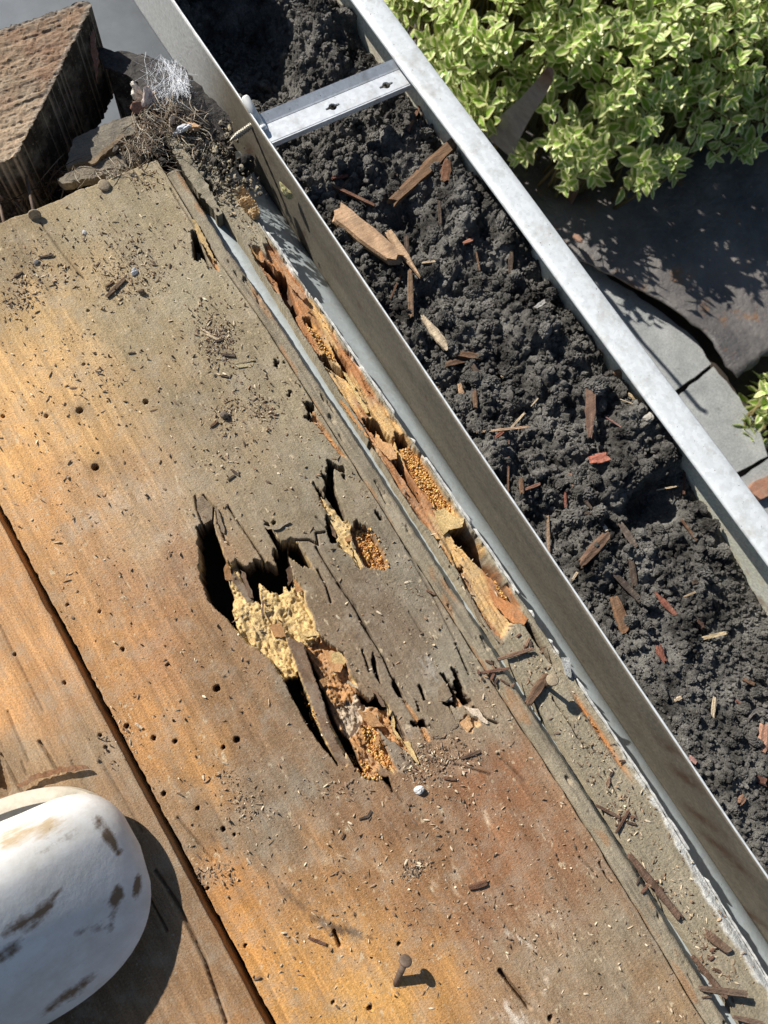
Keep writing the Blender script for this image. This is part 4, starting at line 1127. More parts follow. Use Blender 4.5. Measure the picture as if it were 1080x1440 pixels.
for i, (a, b, w, c) in enumerate([((190,305),(120,385),3.2,BR),((378,158),(420,65),6,(140,98,70)),((420,152),(428,58),2.6,BR),((318,735),(366,620),3.5,(120,84,58)),((478,1040),(470,1075),6,BR),((115,322),(172,312),7,RED),
                                 ((340,300),(338,370),4,DK),((485,400),(490,480),6,DK),((610,560),(625,640),3,BR),((735,570),(730,650),8,DK),((600,970),(625,1020),7,DK),((370,520),(378,640),9,DK)]):
    chip('wood_splinter', g(a), g(b), w, c, near_label(g(a), c), 'splinter', GS, lift=.0015, seed=20 + i)
for i, (a, b, w, c) in enumerate([((425,613),(478,606),4.5,PALE),((700,1002),(746,980),5,PALE),((555,1030),(568,1082),8,TAN),((432,155),(470,180),6,PALE),((570,545),(602,532),7,(190,120,88)),((815,770),(850,745),8,(190,186,178))]):
    chip('wood_splinter', g(a), g(b), w, c, near_label(g(a), c), 'splinter', GS, lift=.0015, seed=50 + i)
chip('bark_piece', h((470,250)), h((464,428)), 17, (142,104,80), 'paddle shaped brown bark piece standing out of the soil clods', 'bark', lift=.005, seed=70, taper=(.9,.35), thf=.3)
chip('bark_flake', h((468,508)), h((524,496)), 17, (206,112,78), 'small orange red flake of bark on dark soil', 'bark', lift=.004, seed=71, thf=.25)
chip('twig', h((75,412)), h((252,393)), 4.5, (196,156,116), 'long thin pale twig lying across the soil near the gutter back', 'twig', lift=.003, seed=72)
chip('twig', h((186,440)), h((183,622)), 4.2, (120,84,62), 'straight thin dark twig beside the gutter back edge', 'twig', lift=.002, seed=73)
chip('twig', h((320,700)), h((323,832)), 4.6, (168,134,100), 'short straight tan twig beside the gutter back edge', 'twig', lift=.002, seed=74)
chip('bark_piece', h((436,866)), h((524,768)), 16, (122,90,66), 'ridged brown bark piece lying aslant on fine soil', 'bark', lift=.003, seed=75)
chip('wood_chip', h((572,728)), h((626,808)), 11, (118,100,86), 'grey brown flat chip above two dark chips', lift=.002, seed=76, thf=.3)
chip('wood_chip', h((606,842)), h((622,946)), 10, DK, 'upright dark chip resting against another dark chip', lift=.003, seed=77, thf=.35)
chip('wood_chip', h((536,886)), h((642,996)), 10, (86,72,62), 'dark straight chip lying under an upright dark chip', lift=.001, seed=78, thf=.3)
chip('bark_piece', h((552,988)), h((588,1094)), 18, (138,98,62), 'broad brown bark chip with ridged face near the gutter back', 'bark', lift=.002, seed=79, thf=.35)
chip('bark_flake', h((690,965)), h((762,1042)), 10, (158,88,62), 'reddish pointed bark flake on fine soil', 'bark', lift=.002, seed=80, thf=.25, taper=(.3,.6))
chip('wood_splinter', h((836,1128)), h((934,1104)), 6, (206,178,128), 'long straw coloured splinter on fine soil near the front of the gutter', 'splinter', lift=.002, seed=81)
chip('wood_chip', (1076,1020), (1072,1056), 15, (190,134,100), 'stubby pinkish brown chip on the fine grey soil', lift=.002, seed=82)
chip('twig', (1052,1012), (1085,1003), 5, (110,104,98), 'bent grey twig beside a stubby pinkish chip', 'twig', lift=.003, seed=83, bend=.004)
for i, (a, b, w, c) in enumerate([((702,1150),(712,1188),10,RED),((793,500),(790,625),4.5,(110,70,52)),((780,712),(836,786),4.5,BR),((68,266),(72,332),8,(130,96,66)),((430,692),(512,690),4.2,DK),((380,612),(381,672),4,RED),((0,140),(88,152),13,(120,88,60)),
                                 ((60,182),(92,236),9,DK),((228,572),(232,622),7,BR),((240,610),(292,590),5,(150,100,76)),((398,556),(412,596),9,(150,110,84)),((832,1060),(856,1090),9,(96,66,50)),((520,360),(575,396),3.5,(160,110,96)),((140,430),(165,410),7,RED),((820,930),(838,926),9,DK),((430,625),(472,676),5,DK),((600,590),(650,520),4,(110,100,90))]):
    chip('wood_splinter', h(a), h(b), w, c, near_label(h(a), c), 'splinter', GS, lift=.0015, seed=100 + i)
for i, (a, b, w, c) in enumerate([((695,612),(786,594),2.6,PALE),((15,248),(27,304),8,TAN),((598,282),(652,312),9,(200,170,120)),((570,298),(672,336),2.4,PALE),((498,128),(532,150),9,(220,176,130)),((160,220),(200,192),5,PALE),((404,922),(424,892),4,PALE),((262,322),(290,290),2.4,PALE),((190,400),(240,345),4,PALE),((514,735),(526,752),6,(224,210,190)),((790,980),(840,960),3,(180,150,110))]):
    chip('wood_splinter', h(a), h(b), w, c, near_label(h(a), c), 'splinter', GS, lift=.0015, seed=140 + i)
for i, (a, b, w, c) in enumerate([((1005,980),(1002,1010),6,(205,180,140)),((1060,1090),(1078,1100),12,(130,82,62)),((1040,1130),(1046,1120),10,(150,108,80)),((970,1064),(978,1072),7,(196,140,124)),((925,915),(935,930),9,RED),((948,985),(958,980),5,PALE),((1045,955),(1060,962),6,BR),((1035,985),(1055,1000),4,RED)]):
    chip('wood_splinter', a, b, w, c, near_label(a, c), 'splinter', GS, lift=.0015, seed=170 + i)
# stone
def stone(name, px, py, zf, rad, colr, label, cat, seed, stretch=(1, .9, .7), z=None, mat=None):
    z = -.02
    c = P(px, py, z)
    for _ in range(3):
        z = float(zf(np.array([c[0]]), np.array([c[1]]))[0]); c = P(px, py, z)
    V, T, own = blobs(np.array([[c[0], c[1], z + rad * .45]]), np.array([rad]), np.array([stretch]), .16, seed, 3, 1)
    o = mesh_obj(name, V, [T], mat or DEBRIS, None, np.tile(CK(colr), (len(V), 1)), smooth_sh=False); props(o, label, cat); return o
stone('pebble', *h((566,216)), soil_z, .0045, (140,108,72), 'brown pebble on the soil just under the gutter rim', 'pebble', 6)
stone('pebble', *h((665,362)), soil_z, .0035, (170,162,150), 'pale grey pebble on a soil clod under the gutter rim', 'pebble', 7)

# ================================================================== BITS ON THE DECK
def deck_z(x, y):
    x = np.asarray(x, float); y = np.asarray(y, float)
    z = board_z(x, y)
    z = np.where((x > edge_x(y) + .0005), -.001, z)
    z = np.where((x > flx(y)), fascia_z(x, y), z)
    return np.where(x < SEAM - .001, 0.0, z)
def dchip(name, a, b, w, c, label, cat, group=None, seed=0, lift=.0004, bend=0.0, tilt=0.0, thf=.5):
    return chip(name, a, b, w, c, label, cat, group, lift, thf, seed, deck_z, tilt, bend, minth=.0004)
dchip('wood_splinter', (150,417), (175,392), 7, (118,92,66), 'dark splinter on the crusted dirt patch with a white fleck', 'splinter', seed=201)
dchip('wood_splinter', (641,1096), (624,1094), 5, (128,88,58), 'short brown splinter beside the white pebble under the holes', 'splinter', seed=202)
dchip('wood_splinter', (648,1066), (675,1056), 5, (118,88,64), 'dark splinter below the ragged corner hole', 'splinter', seed=203)
dchip('wood_splinter', (660,1248), (684,1241), 8, (120,78,50), 'brown curled splinter beside the pale scrape on the board', 'splinter', seed=204)
dchip('wood_splinter', (434,1319), (458,1328), 4, (120,76,52), 'thin brown splinter beside the dark stain on orange wood', 'splinter', seed=205)
dchip('wood_splinter', (190,1017), (200,1024), 4, PALE, 'tiny pale splinter near the open board joint', 'splinter', seed=206)
stone('pebble', 589, 1111, deck_z, .0024, (225,222,218), 'white pebble on brown board below the rotted hole', 'pebble', 12)
stone('dirt_clod', 316, 585, deck_z, .0026, (118,102,84), 'dark clod of dirt on the dusty upper board', 'clod', 13)
stone('dirt_clod', 200, 412, deck_z, .0022, (120,98,72), 'brown clod beside the white fleck on crusted dirt', 'clod', 14)
stone('paint_flake', 189, 384, deck_z, .0022, (235,232,228), 'white fleck in the middle of the crusted dirt patch', 'paint flake', 15, (1, .8, .25))
stone('paint_flake', 52, 369, deck_z, .0018, (228,222,214), 'white fleck on the dusty board near its cut end', 'paint flake', 16, (1, .8, .25))
stone('paint_flake', 119, 328, deck_z, .0015, (225,220,214), 'small white fleck close to the board end', 'paint flake', 17, (1, .8, .25))
small = [((330,512),(358,506),4,(170,150,112)),((310,528),(322,530),3,DK),((180,497),(190,495),2.5,DK),((520,1147),(505,1152),3,DK),((516,1150),(522,1140),3,DK),((600,830),(612,836),4,BR),((290,470),(308,478),4,PALE),((303,480),(315,476),4,DK),
         ((312,498),(330,500),5,DK),((325,660),(336,668),4,DK),((296,600),(306,592),4,BR),((320,675),(330,668),3,DK),((150,402),(160,396),3,BR),((282,462),(296,470),3,PALE),((55,362),(75,358),4,DK),((20,390),(32,382),4,DK),((480,1180),(484,1172),3,BR)]
for i, (a, b, w, c) in enumerate(small):
    dchip('wood_splinter', a, b, w, c, 'tiny dry splinter lying on the dusty board', 'splinter', 'tiny splinters on the board', 220 + i)
# trash caught in the gap beside the fascia
trash = [((742,990),(768,950),13,(124,92,64),'brown wood chip lodged over the gap beside a bent nail','wood chip'),((886,1203),(956,1290),12,(120,88,66),'long dark bark strip lying in the gap','bark'),
         ((993,1312),(1024,1336),13,(130,98,72),'stubby brown chip on the dusty fascia top','wood chip'),((974,1345),(1020,1402),8,(122,88,62),'long brown splinter in the gap near the bark strip','splinter'),
         ((690,930),(750,912),6,(140,104,76),'reddish fibre stick lying across the gap','splinter'),((676,946),(716,940),4.5,(126,84,60),'thin brown stick across the edge batten','splinter'),
         ((866,1172),(884,1140),4,(110,78,58),'upright brown sliver beside the dusty heap on the fascia','splinter'),((838,1132),(872,1150),5,(116,84,62),'forked brown sliver on the fascia dust','splinter'),
         ((985,1390),(1050,1398),9,(120,92,70),'crossed brown sliver low on the fascia','splinter'),((1030,1430),(1075,1440),6,(128,100,78),'brown sliver at the lower end of the fascia','splinter')]
for i, (a, b, w, c, lb, ct) in enumerate(trash):
    dchip('wood_chip' if ct == 'wood chip' else ('bark_strip' if ct == 'bark' else 'wood_splinter'), a, b, w, c, lb, ct, None, 250 + i, lift=.001)
gap_ls = ['red brown fibre sliver in the heap on the edge batten','thin fibre sliver in the dirt clump on the fascia top','small sliver in the dusty heap beside the forked sliver','small sliver beside the stubby chip on the fascia','small sliver on the dusty fascia below the dusty nail','small sliver beside the long dark bark strip','small sliver under the crossed sliver low on the fascia']
rr = np.random.default_rng(31)
for i, (px, py, sp, n) in enumerate(((700,945,26,9),(745,905,22,7),(880,1150,20,6),(1000,1340,26,6),(860,1080,18,4),(915,1240,20,5),(1010,1395,22,4))):
    for k in range(n):
        q = np.array([px, py]) + rr.normal(0, sp * .5, 2); an = rr.uniform(0, math.pi); L = rr.uniform(5, 14)
        c = [(140,96,70),(110,78,56),(168,128,92),(96,76,60)][k % 4]
        dchip('litter_sliver', tuple(q), (q[0] + L * math.cos(an), q[1] + L * math.sin(an)), rr.uniform(2.2, 4.5), c, gap_ls[i], 'sliver', 'slivers caught beside the fascia', 300 + i * 20 + k, lift=.0006)

# fine debris and dirt scattered on the boards (uncountable)
def scatter(name, clusters, bg_n, seed, cols, smin, smax, label, xr_=( -.07, .138), yr_=(-.22, .33), stretchy=3.4):
    r = np.random.default_rng(seed)
    pts = []
    for px, py, sx_, sy_, n in clusters:
        q = r.normal(0, 1, (n, 2)) * [sx_, sy_] + [px, py]
        pts.append(np.array([P(a, b)[:2] for a, b in q]))
    pts.append(r.uniform([xr_[0], yr_[0]], [xr_[1], yr_[1]], (bg_n, 2)))
    q = np.concatenate(pts); n = len(q)
    z0 = deck_z(q[:, 0], q[:, 1]); k = (z0 > -.012) & (np.abs(q[:, 0] - SEAM) > .002) & (q[:, 1] < .333)
    gap = (q[:, 0] > edge_x(q[:, 1]) - .001) & (q[:, 0] < flx(q[:, 1]) + .0015)
    k &= ~gap & (q[:, 0] < frx(q[:, 1]) - .001)
    q = q[k]; z0 = z0[k]; n = len(q)
    s = smin + (smax - smin) * r.uniform(0, 1, n) ** 3
    st = np.stack([r.uniform(.7, 1.1, n), r.uniform(.25, .7, n), r.uniform(1.0, stretchy, n)], -1)
    V, T, own = blobs(np.column_stack([q, z0 + s * .35]), s, st, .2, seed, 1, 12)
    cc = np.asarray([CK(c) for c in cols])[r.integers(0, len(cols), n)] * r.uniform(.7, 1.2, (n, 1))
    o = mesh_obj(name, V, [T], DEBRIS, None, np.clip(cc[own], .003, .9), smooth_sh=False)
    props(o, label, 'debris', kind='stuff'); return o
CLU = [(185,385,30,22,420),(50,385,28,20,190),(25,425,16,14,150),(305,475,14,20,300),(300,470,25,25,160),(350,560,28,26,200),(380,580,10,12,70),(320,590,12,14,90),(310,640,20,14,60),(130,512,50,40,120),
       (620,1062,34,16,330),(590,1080,16,16,130),(585,1222,10,9,170),(640,1140,40,30,130),(345,1130,18,16,110),(320,1090,16,10,50),(170,1045,20,20,50),(300,1228,20,8,70),(520,1230,80,50,110),(660,1280,70,40,110),
       (470,1110,30,12,70),(830,1200,60,60,120),(760,1320,50,50,90),(700,950,14,16,160),(880,1150,20,24,200),(1010,1390,26,26,160),(930,1250,25,30,120),(570,820,40,40,70),(150,330,60,14,130),(210,255,16,10,80),
       (300,345,14,18,60),(800,1080,24,40,90),(440,560,30,60,60),(640,850,30,70,60),(765,935,14,14,60),(845,1060,20,34,120),(985,1330,26,40,120),(350,300,10,22,70)]
scatter('wood_debris', [(a, b, c, d, int(n * 1.6)) for a, b, c, d, n in CLU], 5200, 77, [(178,148,112),(142,116,88),(208,182,142),(116,92,72),(220,198,162),(160,124,90)], .00017, .00078, 'fine wood crumbs and dirt scattered over the roof boards')

# ================================================================== NAILS
def nail(name, base, top, r_, head_r, label, mat=RUST, dusty=False):
    base = np.asarray(base, float); top = np.asarray(top, float)
    ax = (top - base); L = np.linalg.norm(ax); ax /= L
    root = empty(name, base); props(root, label, 'nail')
    mesh_obj('shank', *join([tube([base, base + ax * L * .5, top - ax * .0006], [r_ * .95, r_, r_], 10)]), mat, root)
    h0 = top - ax * .0008
    HM = DUST if dusty else mat
    mesh_obj('head', *join([tube([h0, h0 + ax * .0003, top + ax * .0001, top + ax * .0005], [head_r * .5, head_r, head_r, head_r * .8], 18)]), HM, root)
    return root
DUST = mat_plain('dusty_steel', (0.30, 0.24, 0.165), .95, .45, 900, .0006)
nail('nail', (-0.0182, -0.1212, -.004), (-0.0067, -0.1100, .0118), .0016, .0030, 'rusty bent nail sticking up from the orange wood with a long shadow')
c = P(49, 303, .001)
nail('nail', P(31, 222, -.012), (c[0], c[1] - .0004, .0018), .0011, .0036, 'long rusty nail reaching over the dark gap with a dusty head on the board end', dusty=True)
c = P(147, 262, .001)
nail('nail', (c[0] - .001, c[1] + .003, -.012), (c[0], c[1], .0020), .0011, .0036, 'dusty flat nail head standing at the end of the grey board', dusty=True)
a = P(768, 966, -.006); b = P(777, 956, .010)
nail('nail', a, b, .0012, .0033, 'grey dusty nail standing beside a wood chip on the fascia', dusty=True)
a = P(0, 277, -.004); b = P(3, 330, -.004)
nail('nail', P(14, 345, -.006), P(-3, 279, .001), .0010, .003, 'thin rusty nail in the dark void at the cut end of the board')

# ================================================================== THE WHITE BOOT
toe = np.array([-0.0830, -0.0030]); back = np.array([-0.9962, 0.0872]); sidev = np.array([-back[1], back[0]])
if sidev[1] < 0: sidev = -sidev                       # towards +Y, the sunny side
SS = np.concatenate([np.linspace(0.0, 0.012, 8) ** 1.0, np.linspace(.015, .30, 58)])
def bw(s):  # half width of the upper
    return 0.0475 * np.clip(1 - np.clip((0.062 - s) / 0.062, 0, 1) ** 2.5, 0, 1) ** (1 / 2.5) * (1 - 0.10 * smooth(.10, .20, s))
def bh(s):  # height of the upper
    return 0.010 + 0.062 * np.clip(1 - np.clip((0.115 - s) / 0.115, 0, 1) ** 1.8, 0, 1) ** 0.62 + 0.020 * smooth(.07, .15, s) + 0.25 * smooth(.155, .19, s)
nc = 61
TH = np.linspace(0, math.pi, nc)
Vb = []; Cb = []
for s in SS:
    w, hh = max(bw(s), 0.0004), bh(s)
    c0 = toe + back * s
    for t in TH:
        ca, sa = math.cos(t), math.sin(t)
        e = 2.0 / 2.25
        yn = math.copysign(abs(ca) ** e, ca)
        if yn > .42: f_ = (max(0.0, 1 - ((yn - .42) / .58) ** 2.4)) ** (1 / 2.2)
        else: f_ = max(0.0, 1 - ((.42 - yn) / 1.42) ** 1.35) ** .85
        yy = yn * w - (.0095 * float(smooth(-.004, .045, np.array(s))) * (yn + 1) / 2); zz = 0.011 + (hh - 0.011) * f_ if hh > .011 else 0.011
        if hh <= 0.0112: zz = 0.011 + .0002 * sa
        bulge = 1 + 0.03 * math.sin(t) * 0
        p_ = c0 + sidev * yy * bulge
        Vb.append((p_[0], p_[1], zz))
Vb = np.array(Vb)
ns_ = len(SS)
ib = np.arange(ns_ * nc).reshape(ns_, nc)
Qb = np.stack([ib[:-1, :-1], ib[1:, :-1], ib[1:, 1:], ib[:-1, 1:]], -1).reshape(-1, 4)
bpx_, bpy_ = PX(Vb[:, 0], Vb[:, 1], Vb[:, 2])
Cb = np.tile(np.array([.78, .775, .76]), (len(Vb), 1))
BOOTM, bnt, bb = nodes_of('dirty_white_rubber')
# dirt smears as masks baked per vertex, broken up by fine noise in the shader
dm = np.zeros(len(Vb)); dt = np.zeros(len(Vb))
for px, py, rx, ry, ang, am, kind in ((50,1165,52,17,-15,.75,1),(20,1180,40,20,-20,.7,1),(155,1180,9,26,-28,.95,0),(140,1160,12,18,-35,.6,0),(168,1198,6,8,0,.9,0),(165,1262,11,20,12,.9,0),(193,1247,7,20,8,.9,0),(158,1290,7,22,5,.7,0),(60,1285,26,9,-48,.9,0),(30,1300,44,12,-30,.8,0),
                               (70,1262,18,7,-40,.8,0),(33,1244,12,5,-50,.8,0),(112,1310,6,34,4,.55,0),(135,1310,6,30,8,.5,0),(10,1340,30,12,-35,.75,0),(110,1390,40,10,-42,.7,0),(80,1410,40,8,-42,.6,0),(40,1370,18,6,70,.3,0),(70,1190,50,14,-20,.4,0),(100,1170,14,10,0,.5,0)):
    a = math.radians(ang); dx, dy_ = bpx_ - px, bpy_ - py
    u_ = dx * math.cos(a) + dy_ * math.sin(a); v_ = -dx * math.sin(a) + dy_ * math.cos(a)
    m = np.exp(-((u_ / rx) ** 2 + (v_ / ry) ** 2) ** 1.4) * am
    if kind: dt = np.maximum(dt, m)
    else: dm = np.maximum(dm, m)
Cb = np.stack([dm, dt, np.zeros_like(dm)], -1)
sep = N(bnt, 'ShaderNodeSeparateColor'); bnt.links.new(attr_col(bnt), sep.inputs[0])
v0 = mapping(bnt, (1, 1, 1))
v1 = mapping(bnt, (60, 420, 120), (0, 0, math.radians(35)))
n1_ = noise_fac(bnt, v1, 1.0, 6, .7, .3, .7, .0, 1.0); n2_ = noise_fac(bnt, v0, 220, 6, .7, .35, .65, .0, 1.0)
def thr(fac, nz):
    s_ = math_n(bnt, 'ADD', fac, math_n(bnt, 'MULTIPLY', nz, .55))
    r_ = N(bnt, 'ShaderNodeMapRange'); r_.inputs['From Min'].default_value = .62; r_.inputs['From Max'].default_value = 1.02
    bnt.links.new(s_, r_.inputs['Value']); return r_.outputs[0]
base_c = mixcol(bnt, (.80, .80, .79), (.60, .575, .53), noise_fac(bnt, v0, 38, 8, .72, .38, .7))
lines = noise_fac(bnt, mapping(bnt, (30, 900, 300)), 1.0, 3, .6, .55, .75, 0, .25); base_c = mixcol(bnt, base_c, (.5, .47, .42), lines)
c_ = mixcol(bnt, base_c, (.46, .36, .24), thr(sep.outputs[1], n1_))
c_ = mixcol(bnt, c_, (.17, .12, .08), thr(sep.outputs[0], math_n(bnt, 'MULTIPLY', math_n(bnt, 'ADD', n1_, n2_), .55)))
c_ = mixcol(bnt, c_, (.14, .12, .10), noise_fac(bnt, v0, 160, 3, .6, .70, .76, 0, .7))
bnt.links.new(c_, bb.inputs['Base Color']); bb.inputs['Roughness'].default_value = .48; bb.inputs['Specular IOR Level'].default_value = .35
bump(bnt, bb, n2_, .12, .0004)
boot = empty('rubber_boot', (-0.22, 0.01, 0)); props(boot, 'dirty white rubber boot standing on the orange board', 'boot')
tipf = np.array([[ib[0, j] for j in range(nc)]])
mesh_obj('upper', Vb, [Qb, tipf], BOOTM, boot, Cb)
# sole with a lip, cream, and the dark welt line above it
def ring(s_list, wf, z0, z1, name, mat, padd=0.0):
    V = []; 
    for s in s_list:
        w = wf(s); c0 = toe + back * s
        for yy in (-w + .002, w + padd * float(smooth(.004, .02, np.array(s)))):
            p_ = c0 + sidev * yy; V += [(p_[0], p_[1], z0), (p_[0], p_[1], z1)]
    V = np.array(V); n_ = len(s_list); i_ = np.arange(n_ * 4).reshape(n_, 4)
    Q = [np.stack([i_[:-1, a], i_[1:, a], i_[1:, b], i_[:-1, b]], -1) for a, b in ((0, 1), (1, 3), (3, 2), (2, 0))]
    return mesh_obj(name, V, [np.concatenate(Q), i_[:1][:, [0, 1, 3, 2]], i_[-1:][:, [0, 2, 3, 1]]], mat, boot, smooth_sh=False)
s_l = np.concatenate([np.linspace(.004, .06, 26), np.linspace(.065, .30, 20)])
wadd = lambda s: np.maximum(bw(np.maximum(s - .003, 0.0)), .0006)
ring(s_l, wadd, .0004, .0078, 'sole', mat_plain('cream_sole', (.62, .55, .44), .75, .25, 200, .0003), .0005)
ring(s_l, wadd, .0079, .0112, 'welt', mat_plain('dark_welt', (.07, .065, .06), .8, .3, 300, .0002), -.0062)

# ================================================================== THE RUBBISH CORNER ABOVE THE BOARD END
def wslab(name, pts, z, th, colr, label=None, cat='board', parent=None, tilt=(0, 0), res=.002, seed=1, mat=None, rough=.0008, group=None, edge=None):
    pg = poly(pts, z); c = pg.mean(0)
    zf = lambda x, y: z + (x - c[0]) * tilt[0] + (y - c[1]) * tilt[1] + rough * (fbm(x * 160, y * 160, 4, seed) - .5) * 2
    cf = lambda x, y: np.clip(CK(colr) * (.6 + .8 * fbm(x * 130, y * 260, 5, seed + 3))[:, None], .003, .9)
    o = slab(name, pg, zf, th, mat or WOODX, cf, parent, res=res, seed=seed, edge_jit=edge if edge is not None else .0004)
    if label: props(o, label, cat, group)
    return o
# cut beam
zb_ = .012
bpts = [(-90,75),(0,39),(60,20),(108,1),(122,0),(128,6),(110,45),(98,66),(80,105),(64,138),(45,175),(30,200),(22,219),(10,224),(-20,236),(-120,280)]
pg = poly(bpts, zb_)
def bcol(x, y):
    n_ = fbm(x * 60, y * 420, 4, 900); r2 = fbm(x * 40, y * 60, 4, 901); d_ = sdf(pg, x, y)
    c = lin((160,140,116)) / KAL * (1 - r2)[:, None] * 2 * .5 + lin((136,98,74)) / KAL * r2[:, None]
    c = c * (.5 + 1.0 * n_)[:, None]
    e = smooth(-.004, 0, d_) * .5; c = c + (lin((186,182,172)) / KAL - c) * e[:, None]
    px_, py_ = PX(x, y, np.full_like(x, zb_))
    lo = smooth(140, 210, py_ + .3 * px_) * .6; c = c + (lin((205,180,150)) / KAL * (.6 + .8 * n_)[:, None] - c) * lo[:, None]
    c = np.where((d_ > -.0005)[:, None], lin((64,56,48)) / KAL, c)  # dark outline colour runs down the sides, painting them as shaded
    return np.clip(c, .003, .9)
def bz_(x, y): return zb_ - .0007 * smooth(.45, .75, fbm(x * 40 + 2 * vnoise(x * 90, y * 90, 5), y * 420, 4, 903)) - .0016 * fbm(x * 400, y * 600, 4, 904)
beam = slab('cut_beam', pg, bz_, lambda x, y: np.full(len(x), .066), WOODX, bcol, None, res=.0011, seed=9, edge_jit=.0004)
props(beam, 'thick weathered cut beam with red brown grain above the board end', 'beam')
# broken board ends lying in the void
wslab('broken_board', [(104,196),(128,184),(150,174),(176,166),(189,163),(193,172),(190,182),(160,205),(130,222),(92,233),(99,212)], -.010, .006, (140,130,112), 'grey broken board end between the beam and the rotted board', tilt=(0, .1), seed=21)
wslab('broken_board', [(80,252),(98,243),(130,231),(160,220),(187,207),(200,214),(196,228),(160,241),(120,252),(88,258)], -.005, .006, (138,124,102), 'narrow grey wood strip lying along the end of the rotted board', seed=22)
wslab('wood_splinter', [(124,226),(150,206),(172,190),(176,193),(152,212),(128,229)], -.002, .0015, (150,124,88), 'long pointed sliver resting on the grey broken board end', 'splinter', seed=23, tilt=(.05, .1))
wslab('wood_splinter', [(127,42),(134,50),(137,72),(134,104),(131,95),(128,70)], -.004, .002, (176,112,84), 'pinkish torn wood sliver hanging beside the cut beam', 'splinter', seed=24, tilt=(.1, .3))
# roofing felt, a torn black arch
fpts = [(131,44),(140,46),(156,55),(178,56),(200,67),(228,78),(248,82),(262,92),(275,108),(290,122),(308,137),(322,150),(326,166),(312,178),(296,178),(280,160),(262,152),(240,146),(215,140),(198,128),(192,108),(176,96),(160,88),(142,80),(136,66)]
FELT = mat_plain('roofing_felt', (.055, .05, .046), .9, .6, 420, .0010)
pgf = poly(fpts, -.004); cf_ = pgf.mean(0)
def fz(x, y):
    v = (y - cf_[1]); return -.008 + .5 * v * 0 - .9 * (np.abs(v) ** 1.6) + .0018 * (fbm(x * 120, y * 120, 4, 33) - .5) * 2
felt = slab('roofing_felt', pgf, fz, .0016, FELT, lambda x, y: np.ones((len(x), 3)) * .05, None, res=.0022, seed=31); props(felt, 'torn arch of black roofing felt under the cobweb', 'felt')
# block added to hold up the felt, coloured dark as shade
wslab('shade_block', [(150,95),(200,75),(262,110),(300,160),(330,205),(318,235),(285,205),(240,190),(195,185),(165,140)], -.030, .049, (52,44,38), 'added block holding up the torn felt, coloured dark as shade', 'block', seed=34, res=.004)
wslab('broken_board', [(-60,250),(20,232),(70,212),(150,180),(200,205),(215,232),(100,266),(0,318),(-60,340)], -.040, .030, (38,32,28), 'timber at the bottom of the void beyond the board end, coloured dark as shade', seed=35, res=.005)  # near-black colour stands in for the shade of the void
# timber strip above the fascia
wslab('wood_strip', [(228,176),(244,182),(262,208),(282,242),(300,275),(312,300),(306,304),(290,284),(268,256),(250,226),(236,200)], -.004, .012, (152,140,112), 'mossy grey strip of wood leading up from the gap to the litter nest', 'wood strip', seed=36, edge=.0006)
wslab('wood_strip', [(262,196),(282,204),(300,232),(322,262),(340,290),(346,306),(330,306),(312,280),(292,246),(272,220)], -.007, .055, (150,142,120), 'crusted grey timber end between the litter nest and the fascia', 'wood strip', seed=37, edge=.0006, rough=.0016)
# litter nest: dry grass and shreds
def fibres(name, clusters, seed, cols, lmin, lmax, rmin, rmax, zb0, zh, mat, label, cat, kind='stuff'):
    r = np.random.default_rng(seed); parts = []; C = []
    for px, py, sx_, sy_, n, zc in clusters:
        for k in range(n):
            q = r.normal(0, 1, 2) * [sx_, sy_] + [px, py]; z = zc + zb0 + zh * r.uniform(0, 1)
            p0 = P(q[0], q[1], z); L = r.uniform(lmin, lmax); an = r.uniform(0, 2 * math.pi); el = r.uniform(-.35, .45)
            d = np.array([math.cos(an) * math.cos(el), math.sin(an) * math.cos(el), math.sin(el)]); b_ = r.normal(0, .35, 3) * L
            ts = np.linspace(0, 1, 5); pts = p0 + d * L * (ts[:, None] - .5) + b_ * (ts * (1 - ts))[:, None]
            rad = r.uniform(rmin, rmax)
            t_ = tube(pts, [rad * .5, rad, rad, rad * .8, rad * .3], 4); parts.append(t_)
            C.append(np.tile(CK(cols[r.integers(len(cols))]) * r.uniform(.7, 1.15), (len(t_[0]), 1)))
    V, Fc = join(parts)
    o = mesh_obj(name, V, Fc, mat, None, np.clip(np.concatenate(C), .003, .9), smooth_sh=False)
    props(o, label, cat, kind=kind); return o
fibres('dry_litter', [(225,155,18,11,150,.0),(210,185,13,15,150,.001),(255,170,16,12,80,-.002),(192,212,12,10,110,-.001),(270,195,16,12,70,-.004),(240,225,10,12,30,-.004),(165,243,26,5,70,-.001),(300,215,10,12,20,-.008)], 41,
       [(206,184,148),(176,146,110),(130,104,78),(224,208,178),(110,88,68),(190,176,150)], .004, .015, .00012, .0004, -.006, .010, DEBRIS, 'tangle of dry grass and wood shreds under the cobweb', 'litter')
fibres('dry_roots', [(60,262,40,16,40,-.02),(20,290,16,16,14,-.015),(100,240,24,10,26,-.015)], 42, [(60,46,38),(90,72,58),(120,104,86)], .012, .035, .0002, .0005, -.01, .012, DEBRIS, 'dark dry roots in the void beyond the board end', 'roots')
